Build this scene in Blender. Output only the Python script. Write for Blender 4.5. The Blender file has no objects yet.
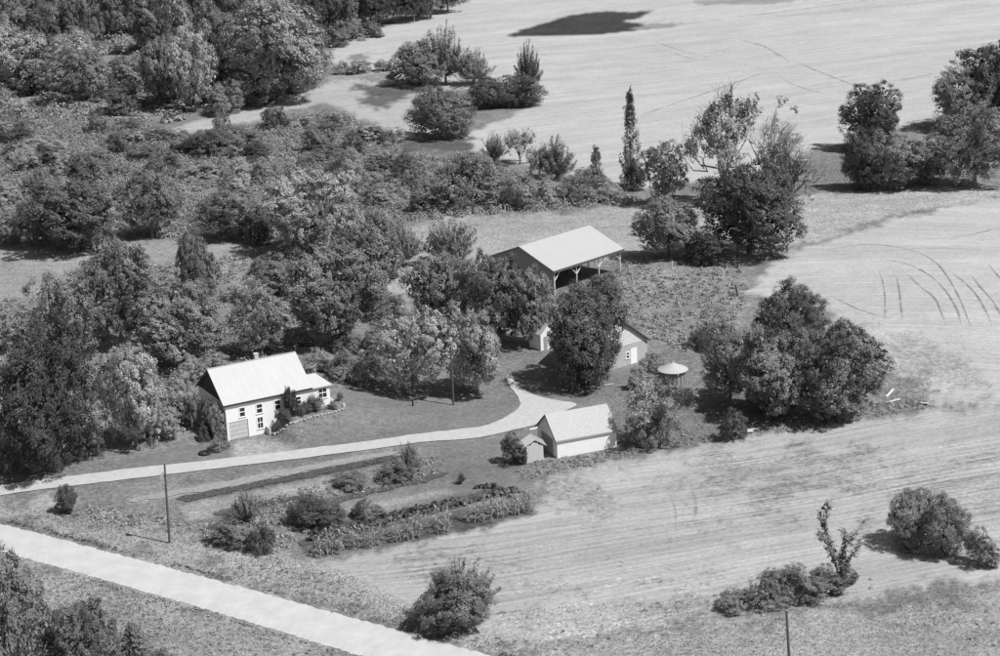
import bpy, bmesh, math, random
import numpy as np
from mathutils import Vector, Matrix

scene = bpy.context.scene
COL = scene.collection
# ------------------------------------------------------------------ camera
CAM_H, PITCH, ROLL, FPX = 84.0, math.radians(17.03), math.radians(-2.43), 2000.0
_f = np.array([0, math.cos(PITCH), -math.sin(PITCH)])
_r0 = np.array([1.0, 0, 0]); _u0 = np.cross(_r0, _f)
CR = math.cos(ROLL) * _r0 + math.sin(ROLL) * _u0
CU = -math.sin(ROLL) * _r0 + math.cos(ROLL) * _u0
cd = bpy.data.cameras.new('camera'); cam = bpy.data.objects.new('camera', cd); COL.objects.link(cam)
cd.sensor_width = 36.0; cd.lens = FPX / 1000 * 36.0; cd.clip_start = 1.0; cd.clip_end = 12000
cam.matrix_world = Matrix(((CR[0], CU[0], -_f[0], 0), (CR[1], CU[1], -_f[1], 0), (CR[2], CU[2], -_f[2], CAM_H), (0, 0, 0, 1)))
scene.camera = cam
# ------------------------------------------------------------------ sky, sun, exposure (a grey scene: black and white film)
SUN_AZ, SUN_EL = math.radians(-30), math.radians(55)      # direction to the sun, azimuth measured from +x
sdir = Vector((math.cos(SUN_EL) * math.cos(SUN_AZ), math.cos(SUN_EL) * math.sin(SUN_AZ), math.sin(SUN_EL)))
w = bpy.data.worlds.new('World'); scene.world = w; w.use_nodes = True
nt = w.node_tree; bg = nt.nodes['Background']
sky = nt.nodes.new('ShaderNodeTexSky'); sky.sky_type = 'NISHITA'; sky.sun_disc = False
sky.sun_elevation = SUN_EL; sky.sun_rotation = math.pi / 2 - SUN_AZ
bw = nt.nodes.new('ShaderNodeRGBToBW')
nt.links.new(sky.outputs[0], bw.inputs[0]); nt.links.new(bw.outputs[0], bg.inputs[0])
bg.inputs[1].default_value = 0.075
sl = bpy.data.lights.new('sun', 'SUN'); sl.energy = 4.2; sl.angle = math.radians(0.5); sl.color = (1, 1, 1)
sun = bpy.data.objects.new('sun', sl); COL.objects.link(sun); sun.location = (0, 0, 200)
sun.rotation_euler = sdir.to_track_quat('Z', 'Y').to_euler()
vs = scene.view_settings; vs.view_transform = 'Standard'; vs.look = 'None'; vs.gamma = 1; vs.use_curve_mapping = False
vs.exposure = 0.28

# ------------------------------------------------------------------ noise, terrain, pixel -> ground
def sstep(a, b, x):
    t = np.clip((x - a) / (b - a), 0, 1); return t * t * (3 - 2 * t)
def _hash(i, j, s):
    n = (i.astype(np.int64) * 374761393 + j.astype(np.int64) * 668265263 + s * 974634777) & 0x7fffffff
    n = ((n ^ (n >> 13)) * 1274126177) & 0x7fffffff
    return ((n ^ (n >> 16)) & 0xffff) / 65535.0
def vnoise(x, y, s=0):
    x = np.asarray(x, float); y = np.asarray(y, float)
    i = np.floor(x); j = np.floor(y); u = x - i; v = y - j; u = u * u * (3 - 2 * u); v = v * v * (3 - 2 * v)
    a = _hash(i, j, s); b = _hash(i + 1, j, s); c = _hash(i, j + 1, s); d = _hash(i + 1, j + 1, s)
    return (a * (1 - u) + b * u) * (1 - v) + (c * (1 - u) + d * u) * v
def fbm(x, y, s=0, o=4):
    t = 0; a = .5
    for k in range(o): t = t + a * vnoise(x, y, s + k); x = x * 2.03; y = y * 2.03; a *= .5
    return t / (1 - .5 ** o)
HX, HY, HROT = -34.02, 231.62, math.radians(28.44)        # house front left corner and heading
def terrain(x, y):
    x = np.asarray(x, float); y = np.asarray(y, float)
    z = 2.2 * np.exp(-((x - 68) / 30) ** 2 - ((y - 285) / 38) ** 2)
    far = np.clip(y - 380, 0, 400); z = z + 0.00007 * far ** 2
    m = sstep(300, 400, y) + sstep(45, 60, np.abs(x - 0)) * .5
    z = z + (fbm(x / 60, y / 60, 11, 2) - .5) * 2.5 * np.clip(m, 0, 1)
    z = z + (fbm(x / 6, y / 6, 5, 2) - .5) * .10
    c, s = math.cos(HROT), math.sin(HROT); dx = x - HX; dy = y - HY
    lx = dx * c + dy * s; ly = -dx * s + dy * c
    b = np.maximum(sstep(4.9, 7.5, lx), sstep(.5, 7, ly) * sstep(-12, -1, lx))
    b = b * sstep(-9.5, -2.2, ly) * (1 - sstep(15, 27, lx)) * (1 - sstep(12, 26, ly))
    return z + 1.9 * b
def H(x, y): return float(terrain(x, y))
def ray(px, py): 
    return _f + CR * ((px - 500) / FPX) - CU * ((py - 328) / FPX)
def G(px, py):
    d = ray(px, py); z = 0.0
    for k in range(12):
        t = (CAM_H - z) / -d[2]; x, y = d[0] * t, d[1] * t; z = .5 * z + .5 * H(x, y) if k < 11 else H(x, y)
    return Vector((x, y, z))
def project(p):
    d = np.array(p) - np.array((0, 0, CAM_H)); z = d @ _f
    return 500 + FPX * (d @ CR) / z, 328 - FPX * (d @ CU) / z, FPX / z
def height_for(base, topy):
    lo, hi = .1, 60
    for k in range(40):
        m = (lo + hi) / 2
        if project((base[0], base[1], base[2] + m))[1] > topy: lo = m
        else: hi = m
    return lo
def poly_world(pts): return np.array([list(G(a, b))[:2] for a, b in pts])
def in_poly(x, y, P):
    r = np.zeros(x.shape, bool); n = len(P)
    for i in range(n):
        x0, y0 = P[i]; x1, y1 = P[i - 1]
        c = ((y0 > y) != (y1 > y)) & (x < (x1 - x0) * (y - y0) / (y1 - y0 + 1e-12) + x0)
        r ^= c
    return r
def catmull(pts, step=1.0):
    P = [np.array(p, float) for p in pts]; P = [2 * P[0] - P[1]] + P + [2 * P[-1] - P[-2]]; out = []
    for i in range(1, len(P) - 2):
        n = max(2, int(np.linalg.norm(P[i + 1] - P[i]) / step))
        for k in range(n):
            t = k / n
            out.append(.5 * (2 * P[i] + (P[i + 1] - P[i - 1]) * t + (2 * P[i - 1] - 5 * P[i] + 4 * P[i + 1] - P[i + 2]) * t * t + (3 * P[i] - P[i - 1] - 3 * P[i + 1] + P[i + 2]) * t ** 3))
    out.append(P[-2]); return np.array(out)

# ------------------------------------------------------------------ materials
def mat(name, tone, rough=.9, var=.12, scale=2.0, spec=.15, bump=0.0, bscale=30, stretch=(1, 1, 1), fine=.0, fscale=40):
    m = bpy.data.materials.new(name); m.use_nodes = True; t = m.node_tree; N = t.nodes; L = t.links
    b = N['Principled BSDF']; b.inputs['Roughness'].default_value = rough
    b.inputs['Specular IOR Level'].default_value = spec
    tc = N.new('ShaderNodeTexCoord'); mp = N.new('ShaderNodeMapping'); mp.inputs['Scale'].default_value = stretch
    L.new(tc.outputs['Object'], mp.inputs[0])
    n1 = N.new('ShaderNodeTexNoise'); n1.inputs['Scale'].default_value = scale; n1.inputs['Detail'].default_value = 6
    n1.inputs['Roughness'].default_value = .65
    L.new(mp.outputs[0], n1.inputs['Vector'])
    mr = N.new('ShaderNodeMapRange'); mr.inputs[1].default_value = .25; mr.inputs[2].default_value = .75
    mr.inputs[3].default_value = tone * (1 - var); mr.inputs[4].default_value = min(.9, tone * (1 + var))
    L.new(n1.outputs[0], mr.inputs[0]); L.new(mr.outputs[0], b.inputs['Base Color'])
    if bump:
        n2 = N.new('ShaderNodeTexNoise'); n2.inputs['Scale'].default_value = bscale; L.new(mp.outputs[0], n2.inputs['Vector'])
        bp = N.new('ShaderNodeBump'); bp.inputs['Strength'].default_value = bump; bp.inputs['Distance'].default_value = .05
        L.new(n2.outputs[0], bp.inputs['Height']); L.new(bp.outputs[0], b.inputs['Normal'])
    return m
def leaf_mat(name, tone, trans=.2, var=.32):
    m = bpy.data.materials.new(name); m.use_nodes = True; t = m.node_tree; N = t.nodes; L = t.links
    b = N['Principled BSDF']; b.inputs['Roughness'].default_value = .55; b.inputs['Specular IOR Level'].default_value = .3
    at = N.new('ShaderNodeAttribute'); at.attribute_name = 'leafvar'
    oi = N.new('ShaderNodeObjectInfo')
    geo = N.new('ShaderNodeNewGeometry'); nz = N.new('ShaderNodeTexNoise'); nz.inputs['Scale'].default_value = .55; nz.inputs['Detail'].default_value = 2
    L.new(geo.outputs['Position'], nz.inputs['Vector'])
    a1 = N.new('ShaderNodeMapRange'); a1.inputs[3].default_value = 1 - var; a1.inputs[4].default_value = 1 + var; L.new(at.outputs['Fac'], a1.inputs[0])
    a2 = N.new('ShaderNodeMapRange'); a2.inputs[3].default_value = .86; a2.inputs[4].default_value = 1.16; L.new(oi.outputs['Random'], a2.inputs[0])
    a3 = N.new('ShaderNodeMapRange'); a3.inputs[1].default_value = .3; a3.inputs[2].default_value = .7; a3.inputs[3].default_value = .8; a3.inputs[4].default_value = 1.2; L.new(nz.outputs[0], a3.inputs[0])
    m1 = N.new('ShaderNodeMath'); m1.operation = 'MULTIPLY'; L.new(a1.outputs[0], m1.inputs[0]); L.new(a2.outputs[0], m1.inputs[1])
    m2 = N.new('ShaderNodeMath'); m2.operation = 'MULTIPLY'; L.new(m1.outputs[0], m2.inputs[0]); L.new(a3.outputs[0], m2.inputs[1])
    m3 = N.new('ShaderNodeMath'); m3.operation = 'MULTIPLY'; L.new(m2.outputs[0], m3.inputs[0]); m3.inputs[1].default_value = tone
    L.new(m3.outputs[0], b.inputs['Base Color'])
    tr = N.new('ShaderNodeBsdfTranslucent'); L.new(m3.outputs[0], tr.inputs[0])
    mx = N.new('ShaderNodeMixShader'); mx.inputs[0].default_value = trans
    L.new(b.outputs[0], mx.inputs[1]); L.new(tr.outputs[0], mx.inputs[2]); L.new(mx.outputs[0], N['Material Output'].inputs[0])
    return m
LEAF = {'light': leaf_mat('leaf_light', .34), 'mid': leaf_mat('leaf_mid', .21), 'dark': leaf_mat('leaf_dark', .115), 'pale': leaf_mat('leaf_pale', .42), 'deep': leaf_mat('leaf_deep', .08)}
BRUSH = leaf_mat('brush_leaf', .27, .2, .2); WEED = leaf_mat('weed_leaf', .30); TUFT = leaf_mat('weed_blade', .36, .5, .25); TUFTDRY = leaf_mat('dry_grass_blade', .48, .5, .2)
BARK = mat('bark', .16, var=.3, scale=8); BARKPALE = mat('bark_pale', .42, var=.25, scale=8); POLE = mat('weathered_pole', .10, var=.3, scale=6)
WHITE = mat('white_paint', .80, var=.05, scale=1.2, rough=.7); TRIM = mat('dark_trim', .05, var=.2); GLASSM = mat('window_glass', .03, rough=.12, spec=.5, var=.1)
ROOFW = mat('pale_metal_roof', .48, var=.08, scale=1.0, rough=.6, spec=.2, stretch=(3, .4, .4)); ROOFG = mat('pale_shingle_roof', .42, var=.2, scale=5)
ROOFB = mat('barn_metal_roof', .415, var=.10, scale=1.5, rough=.55, spec=.25, stretch=(4, .3, .3))
GREYW = mat('grey_boards', .30, var=.2, scale=3, stretch=(6, 6, .6)); DARKB = mat('dark_gable', .07, var=.3, scale=5); OLDW = mat('weathered_wood', .58, var=.35, scale=4, stretch=(6, 6, .5))
CONC = mat('concrete', .5, var=.15, scale=3); STONE = mat('field_stone', .38, var=.3, scale=3); RUB = mat('black_rubber', .03, var=.2)
BARNW = mat('barn_siding', .6, var=.2, scale=2, stretch=(.5, .5, 5)); TINW = mat('white_tin', .45, var=.06, rough=.5, spec=.3)

# ------------------------------------------------------------------ mesh helpers
def raw_mesh(name, V, F, attr=None):
    V = np.asarray(V, np.float32); F = np.asarray(F, np.int32); n, k = F.shape
    me = bpy.data.meshes.new(name); me.vertices.add(len(V)); me.vertices.foreach_set('co', V.ravel())
    me.loops.add(n * k); me.loops.foreach_set('vertex_index', F.ravel())
    me.polygons.add(n); me.polygons.foreach_set('loop_start', np.arange(0, n * k, k, dtype=np.int32))
    if attr is not None:
        a = me.attributes.new('leafvar', 'FLOAT', 'FACE'); a.data.foreach_set('value', np.asarray(attr, np.float32))
    me.update(calc_edges=True); return me
class MB:
    def __init__(s): s.v = []; s.f = []
    def quad(s, *p):
        i = len(s.v); s.v += [tuple(q) for q in p]; s.f.append(tuple(range(i, i + len(p)))); return s
    def box(s, x0, x1, y0, y1, z0, z1):
        i = len(s.v)
        s.v += [(x0, y0, z0), (x1, y0, z0), (x1, y1, z0), (x0, y1, z0), (x0, y0, z1), (x1, y0, z1), (x1, y1, z1), (x0, y1, z1)]
        s.f += [(i + a, i + b, i + c, i + d) for a, b, c, d in ((3, 2, 1, 0), (4, 5, 6, 7), (0, 1, 5, 4), (1, 2, 6, 5), (2, 3, 7, 6), (3, 0, 4, 7))]; return s
    def prism(s, poly, d):
        """extrude a 3D polygon by the vector d"""
        i = len(s.v); n = len(poly); s.v += [tuple(p) for p in poly] + [tuple(Vector(p) + Vector(d)) for p in poly]
        s.f.append(tuple(range(i + n - 1, i - 1, -1))); s.f.append(tuple(range(i + n, i + 2 * n)))
        for k in range(n): s.f.append((i + k, i + (k + 1) % n, i + n + (k + 1) % n, i + n + k))
        return s
    def tube(s, pts, rad, n=6):
        i0 = len(s.v); m = len(pts)
        for k in range(m):
            p = Vector(pts[k]); d = (Vector(pts[min(k + 1, m - 1)]) - Vector(pts[max(k - 1, 0)])).normalized()
            a = d.cross(Vector((.3, .9, .1)) if abs(d.y) < .9 else Vector((1, 0, 0))).normalized(); b = d.cross(a)
            for q in range(n):
                t = 2 * math.pi * q / n; s.v.append(tuple(p + (a * math.cos(t) + b * math.sin(t)) * rad[k]))
        for k in range(m - 1):
            for q in range(n):
                s.f.append((i0 + k * n + q, i0 + k * n + (q + 1) % n, i0 + (k + 1) * n + (q + 1) % n, i0 + (k + 1) * n + q))
        s.f.append(tuple(i0 + q for q in range(n - 1, -1, -1))); s.f.append(tuple(i0 + (m - 1) * n + q for q in range(n))); return s
    def mesh(s, name):
        me = bpy.data.meshes.new(name); me.from_pydata(s.v, [], s.f); me.update(); return me
    def obj(s, name, m, parent=None):
        me = s.mesh(name); bm = bmesh.new(); bm.from_mesh(me); bmesh.ops.recalc_face_normals(bm, faces=bm.faces); bm.to_mesh(me); bm.free()
        return link(name, me, m, parent)
def link(name, me, m=None, parent=None):
    o = bpy.data.objects.new(name, me); COL.objects.link(o)
    if m is not None and not me.materials: me.materials.append(m)
    if parent is not None: o.parent = parent
    return o
def empty(name, loc, rz=0.0):
    o = bpy.data.objects.new(name, None); COL.objects.link(o); o.location = loc; o.rotation_euler = (0, 0, rz); o.empty_display_size = .5; return o
def tag(o, label=None, cat=None, group=None, kind=None):
    if label: o['label'] = label
    if cat: o['category'] = cat
    if group: o['group'] = group
    if kind: o['kind'] = kind
    return o

# ------------------------------------------------------------------ ground sheet with land-cover tones and one painted bush shadow
def spaced(a, b, r):
    out = [a]
    while out[-1] < b: out.append(out[-1] * (1 + r))
    return out
Ds = [-400, -150, -40, 10, 60, 110, 140] + spaced(155, 760, .0029) + [790, 840, 920, 1050, 1300, 1700, 2500, 4000, 6500]
As = [-14, -7, -4, -2.5, -1.5, -1, -.7, -.5, -.42, -.36] + list(np.arange(-.335, .336, .0014)) + [.36, .42, .5, .7, 1, 1.5, 2.5, 4, 7, 14]
Dg = np.array(Ds)[:, None]; Ag = np.array(As)[None, :]
GX = Ag * np.maximum(np.abs(Dg), 170) ; GY = Dg + 0 * Ag
GZ = terrain(GX, GY)
ZONES = []   # (polygon in world metres, tone, mottling, streak strength, row direction in degrees, edge raggedness in metres)
def zone(pts, tone, mott=.25, streak=0, rowdir=0, rag=1.2): ZONES.append((poly_world(pts), tone, mott, streak, rowdir, rag))
zone([(455, -60), (470, 0), (400, 22), (335, 42), (330, 62), (345, 72), (395, 75), (470, 90), (545, 100), (500, 120), (455, 140), (480, 152), (560, 174), (640, 188), (700, 182), (760, 172), (800, 152), (850, 142), (880, 132), (925, 120), (1000, 102), (1150, 90), (1150, -60)], .395, .10, .42, 20)
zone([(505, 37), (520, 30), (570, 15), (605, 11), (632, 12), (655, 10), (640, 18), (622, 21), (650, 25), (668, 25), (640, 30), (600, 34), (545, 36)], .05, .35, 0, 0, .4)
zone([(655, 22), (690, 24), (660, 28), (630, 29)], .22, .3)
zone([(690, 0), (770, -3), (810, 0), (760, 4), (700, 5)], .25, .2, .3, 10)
zone([(345, 56), (365, 53), (372, 58), (352, 62)], .2)
zone([(330, 74), (390, 72), (400, 79), (350, 84), (330, 82)], .24, .4)
zone([(150, 135), (215, 117), (262, 104), (300, 92), (335, 81), (390, 80), (440, 80), (460, 92), (420, 96), (410, 115), (440, 130), (458, 150), (420, 152), (380, 130), (350, 112), (330, 102), (290, 110), (240, 124), (190, 136)], .35, .15, .2, 10, 1.5)
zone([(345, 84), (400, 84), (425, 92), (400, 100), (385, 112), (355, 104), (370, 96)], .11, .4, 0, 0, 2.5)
zone([(395, 140), (470, 138), (470, 150), (395, 152)], .1, .4, 0, 0, 2)  # shadow under the broad grey bush, painted into the ground tone
zone([(398, 224), (470, 217), (520, 214), (640, 206), (705, 200), (720, 235), (640, 262), (560, 255), (480, 266), (425, 296), (375, 296), (372, 268), (405, 258)], .30, .3, .3, 5, 2)
zone([(-160, 238), (0, 244), (80, 250), (130, 244), (200, 238), (245, 237), (250, 250), (240, 300), (218, 300), (215, 258), (120, 264), (60, 292), (0, 302), (-160, 304)], .26, .2, .35, 0, 2)
zone([(700, 222), (800, 196), (850, 193), (920, 186), (1000, 188), (1160, 184), (1160, 196), (1000, 198), (900, 213), (840, 233), (790, 247), (745, 266)], .34, .3, .35, 12, 1.5)
zone([(620, 252), (735, 250), (745, 290), (735, 330), (690, 345), (640, 330), (600, 300)], .22, .5, 0, 0, 3)
zone([(748, 292), (768, 266), (800, 249), (850, 235), (920, 214), (985, 200), (1160, 188), (1160, 398), (1000, 401), (930, 405), (900, 392), (880, 364), (850, 338), (815, 308), (775, 300)], .40, .12, .4, -18, 1.2)
zone([(815, 310), (850, 316), (900, 340), (960, 342), (930, 352), (985, 365), (990, 385), (930, 392), (890, 385), (878, 365), (850, 340)], .33, .35, .3, -18, 3)
zone([(850, 395), (885, 372), (925, 378), (935, 404), (900, 416), (860, 420)], .2, .4, 0, 0, 2)
zone([(335, 556), (430, 537), (535, 515), (545, 486), (560, 472), (620, 463), (700, 447), (745, 437), (870, 419), (1000, 403), (1160, 392), (1160, 560), (1000, 582), (870, 592), (720, 614), (640, 626), (560, 640), (490, 640), (420, 618), (350, 592), (300, 562)], .355, .13, .6, 14, 1.5)
zone([(690, 466), (780, 455), (880, 462), (900, 478), (860, 494), (780, 502), (700, 500)], .245, .4, 1.2, 14, 6)
zone([(640, 505), (720, 500), (800, 515), (700, 525)], .31, .3, 1.0, 14, 6)
zone([(880, 478), (1000, 455), (1160, 440), (1160, 500), (1000, 520), (930, 520)], .30, .3, 1.1, 14, 6)
zone([(530, 490), (585, 474), (608, 482), (602, 506), (560, 518)], .27, .45, .5, 60, 4)
zone([(490, 605), (640, 590), (720, 585), (700, 612), (560, 632), (500, 632)], .30, .5, .8, 14, 6)
zone([(380, 558), (470, 545), (540, 560), (500, 572), (400, 580)], .33, .4, 1.0, 14, 4)
zone([(-160, 468), (100, 470), (180, 446), (228, 444), (300, 440), (340, 420), (335, 395), (370, 385), (420, 402), (510, 396), (524, 412), (500, 428), (380, 444), (240, 467), (100, 482), (-160, 508)], .17, .25, 0, 0, 1)
zone([(430, 447), (520, 437), (545, 440), (530, 460), (525, 486), (450, 506), (380, 500), (420, 470)], .175, .25, .2, 10, 1.5)
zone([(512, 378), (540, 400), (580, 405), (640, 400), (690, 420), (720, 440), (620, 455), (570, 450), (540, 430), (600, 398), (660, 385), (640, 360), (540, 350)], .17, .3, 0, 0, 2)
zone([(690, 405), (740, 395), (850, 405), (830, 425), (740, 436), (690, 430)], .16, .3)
zone([(130, 499), (172, 491), (228, 481), (284, 470), (330, 462), (392, 451), (394, 456), (330, 468), (284, 477), (228, 488), (175, 497), (130, 504)], .31, .2, .3, 14, .15)
zone([(178, 498), (228, 488), (284, 477), (330, 468), (394, 456), (398, 461), (330, 474), (284, 483), (228, 494), (186, 502)], .055, .4, 0, 0, .12)
zone([(180, 506), (275, 487), (330, 476), (325, 490), (235, 514), (190, 520)], .27, .35, .3, 14, .3)
zone([(330, 498), (380, 485), (450, 478), (440, 492), (380, 508), (330, 520)], .19, .25)
zone([(300, 545), (420, 520), (520, 496), (540, 515), (420, 540), (310, 556)], .10, .5, .2, 14, .2)
zone([(215, 512), (300, 495), (305, 498), (222, 517)], .08, .4, 0, 0, .15)
zone([(325, 500), (440, 474), (442, 477), (330, 505)], .09, .4, 0, 0, .15)
zone([(300, 531), (420, 506), (500, 486), (503, 490), (425, 511), (305, 536)], .07, .4, 0, 0, .15)
zone([(320, 514), (450, 488), (452, 493), (325, 520)], .27, .3, 0, 0, .15)
zone([(230, 443), (268, 440), (290, 444), (300, 450), (270, 458), (238, 461)], .30, .35, 0, 0, .6)
zone([(-160, 545), (0, 551), (100, 578), (200, 607), (330, 648), (400, 690), (250, 700), (100, 640), (-100, 600)], .27, .35, 0, 0, 1.5)
zone([(20, 575), (60, 572), (110, 600), (70, 625), (40, 610)], .33, .4, 0, 0, 3)
zone([(-160, 495), (0, 516), (180, 562), (340, 606), (480, 645), (560, 650), (440, 622), (350, 592), (290, 560), (200, 540), (80, 512), (0, 500)], .33, .3, 0, 0, 2)
zone([(560, 650), (720, 622), (1000, 600), (1160, 590), (1160, 720), (560, 720)], .29, .35, .2, 8, 2)
tone = np.full(GX.shape, .18); mott = np.full(GX.shape, .4); strk = np.zeros(GX.shape); UU = GX.copy(); VV = GY.copy()
j1 = fbm(GX / 3.5, GY / 3.5, 21, 4) - .5 + (vnoise(GX * 2.5, GY * 2.5, 77) - .5) * .5; j2 = fbm(GX / 3.5, GY / 3.5, 31, 4) - .5 + (vnoise(GX * 2.5, GY * 2.5, 78) - .5) * .5
for P, tn, mo, st, rd, rag in ZONES:
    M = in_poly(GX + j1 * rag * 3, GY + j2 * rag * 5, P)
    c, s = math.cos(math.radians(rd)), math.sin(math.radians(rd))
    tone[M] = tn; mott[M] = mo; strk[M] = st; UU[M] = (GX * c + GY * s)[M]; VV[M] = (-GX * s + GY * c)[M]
for k in range(1):   # soften the borders
    tone[1:-1, 1:-1] = (tone[1:-1, 1:-1] * 2 + tone[:-2, 1:-1] + tone[2:, 1:-1] + tone[1:-1, :-2] + tone[1:-1, 2:]) / 6
VV = VV + 9 * fbm(GX / 55, GY / 75, 91, 2); nr, nc = GX.shape
idx = np.arange(nr * nc).reshape(nr, nc)
F = np.stack([idx[:-1, :-1], idx[:-1, 1:], idx[1:, 1:], idx[1:, :-1]], -1).reshape(-1, 4)
gme = raw_mesh('ground', np.stack([GX, GY, GZ], -1).reshape(-1, 3), F)
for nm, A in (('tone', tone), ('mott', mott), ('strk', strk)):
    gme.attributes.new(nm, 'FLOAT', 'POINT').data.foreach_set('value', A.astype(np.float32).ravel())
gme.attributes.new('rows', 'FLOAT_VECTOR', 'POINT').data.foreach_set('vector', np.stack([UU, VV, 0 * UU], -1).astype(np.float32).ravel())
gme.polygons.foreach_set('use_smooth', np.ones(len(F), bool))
def ground_material():
    m = bpy.data.materials.new('ground_cover'); m.use_nodes = True; t = m.node_tree; N = t.nodes; L = t.links
    b = N['Principled BSDF']; b.inputs['Roughness'].default_value = .95; b.inputs['Specular IOR Level'].default_value = .05
    def at(n): a = N.new('ShaderNodeAttribute'); a.attribute_name = n; return a
    def math_(op, a, c):
        x = N.new('ShaderNodeMath'); x.operation = op
        for i, q in enumerate((a, c)):
            if isinstance(q, (int, float)): x.inputs[i].default_value = q
            else: L.new(q, x.inputs[i])
        return x.outputs[0]
    geo = N.new('ShaderNodeNewGeometry')
    def noise(vec, sc, det=3, ro=.6):
        x = N.new('ShaderNodeTexNoise'); x.inputs['Scale'].default_value = sc; x.inputs['Detail'].default_value = det; x.inputs['Roughness'].default_value = ro
        L.new(vec, x.inputs['Vector']); return x.outputs[0]
    p = geo.outputs['Position']
    big = noise(p, .09, 4); mid = noise(p, .45, 5, .7); fine = noise(p, 1.7, 6, .85)
    mp = N.new('ShaderNodeMapping'); mp.inputs['Scale'].default_value = (.05, 1.9, 1); L.new(at('rows').outputs['Vector'], mp.inputs[0])
    st = noise(mp.outputs[0], 1.0, 4, .7)
    mp2 = N.new('ShaderNodeMapping'); mp2.inputs['Scale'].default_value = (.012, .14, 1); L.new(at('rows').outputs['Vector'], mp2.inputs[0])
    st2 = noise(mp2.outputs[0], 1.0, 3, .6)
    mott_ = at('mott').outputs['Fac']; strk_ = at('strk').outputs['Fac']
    def cen(x, g): return math_('MULTIPLY', math_('SUBTRACT', x, .5), g)
    m_ = math_('ADD', math_('ADD', cen(big, 2.8), cen(mid, 2.6)), cen(fine, 3.2))
    f1 = math_('ADD', 1.0, math_('MULTIPLY', m_, mott_))
    f2 = math_('ADD', 1.0, math_('MULTIPLY', math_('ADD', cen(st, 2.1), cen(st2, 1.2)), strk_))
    f3 = math_('ADD', 1.0, math_('MULTIPLY', cen(fine, 5.5), mott_))
    v = math_('MULTIPLY', math_('MULTIPLY', math_('MULTIPLY', f1, f2), f3), at('tone').outputs['Fac'])
    v = math_('MAXIMUM', v, .025); v = math_('MINIMUM', v, .75)
    L.new(v, b.inputs['Base Color'])
    bp = N.new('ShaderNodeBump'); bp.inputs['Strength'].default_value = .7; bp.inputs['Distance'].default_value = .25
    L.new(math_('ADD', math_('MULTIPLY', mid, .8), math_('MULTIPLY', fine, .6)), bp.inputs['Height']); L.new(bp.outputs[0], b.inputs['Normal'])
    return m
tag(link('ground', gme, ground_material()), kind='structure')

# ------------------------------------------------------------------ road, driveway, wheel tracks
rng = np.random.default_rng(7)
GRAVEL = mat('gravel', .48, var=.12, scale=.5, bump=.3, bscale=6); DRIVE = mat('driveway_gravel', .44, var=.14, scale=1.2, bump=.3, bscale=6)
def strip(name, A, B, z, m, cross=6, jit=.15, crown=0.0):
    """sheet between two edge lines (world xy), draped over the ground"""
    n = len(A); V = []; s = np.linspace(0, 1, cross + 1)
    ja = (np.array([float(fbm(i * .7, 3, 1, 3)) for i in range(n)]) - .5) * 2 * jit; jb = (np.array([float(fbm(i * .7, 9, 2, 3)) for i in range(n)]) - .5) * 2 * jit
    for i in range(n):
        d = (B[i] - A[i]); d = d / np.linalg.norm(d); a = A[i] + d * ja[i]; b = B[i] + d * jb[i]
        for t in s:
            q = a + (b - a) * t; V.append((q[0], q[1], H(q[0], q[1]) + z + crown * min(1, 7 * t * (1 - t))))
    k = cross + 1; F = [(i * k + q, i * k + q + 1, (i + 1) * k + q + 1, (i + 1) * k + q) for i in range(n - 1) for q in range(cross)]
    me = bpy.data.meshes.new(name); me.from_pydata(V, [], F); me.update()
    if me.polygons[0].normal.z < 0: me.flip_normals()
    o = link(name, me, m); return tag(o, kind='structure')
def edge(pts, n): 
    c = catmull([list(G(a, b))[:2] for a, b in pts], .5); L = np.r_[0, np.cumsum(np.linalg.norm(np.diff(c, axis=0), axis=1))]
    t = np.linspace(0, L[-1], n); return np.stack([np.interp(t, L, c[:, 0]), np.interp(t, L, c[:, 1])], -1)
strip('gravel_road', edge([(-90, 501), (0, 524), (85, 546), (170, 568), (330, 612), (480, 653), (600, 686)], 320),
      edge([(-90, 526), (0, 552), (100, 579), (200, 608), (330, 647), (440, 680), (560, 715)], 320), .025, GRAVEL, 10, .28, .14)
def poly_sheet(name, pts, z, m, jit=.12):
    W = catmull([list(G(a, b))[:2] for a, b in pts], .9); bm = bmesh.new()
    vs_ = []
    for i, p in enumerate(W):
        q = p + np.array([float(vnoise(i * .8, 1, 4)) - .5, float(vnoise(i * .8, 7, 4)) - .5]) * 2 * jit
        vs_.append(bm.verts.new((q[0], q[1], H(q[0], q[1]) + z)))
    es = [bm.edges.new((vs_[i], vs_[(i + 1) % len(vs_)])) for i in range(len(vs_))]
    bmesh.ops.triangle_fill(bm, edges=es, use_beauty=True); bmesh.ops.recalc_face_normals(bm, faces=bm.faces)
    me = bpy.data.meshes.new(name); bm.to_mesh(me); bm.free()
    if me.polygons[0].normal.z < 0: me.flip_normals()
    return tag(link(name, me, m), kind='structure')
poly_sheet('driveway', [(-90, 501), (0, 486), (50, 479), (100, 473), (150, 467), (200, 462), (250, 456), (300, 450), (370, 441), (430, 433), (480, 427), (500, 420), (515, 412), (520, 404), (517, 396), (510, 386), (506, 377), (512, 376), (520, 387), (533, 395), (552, 400), (576, 404), (566, 411), (553, 420), (536, 425), (500, 434), (470, 439), (420, 443), (370, 450), (300, 459), (250, 465), (200, 471), (150, 477), (100, 483), (50, 489), (0, 496), (-90, 511), (-90, 506)], .09, DRIVE)
TRACK = mat('wheel_track_soil', .22, var=.35, scale=1.5); TRACKL = mat('wheel_track_pale', .22, var=.2, scale=1.5)
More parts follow.
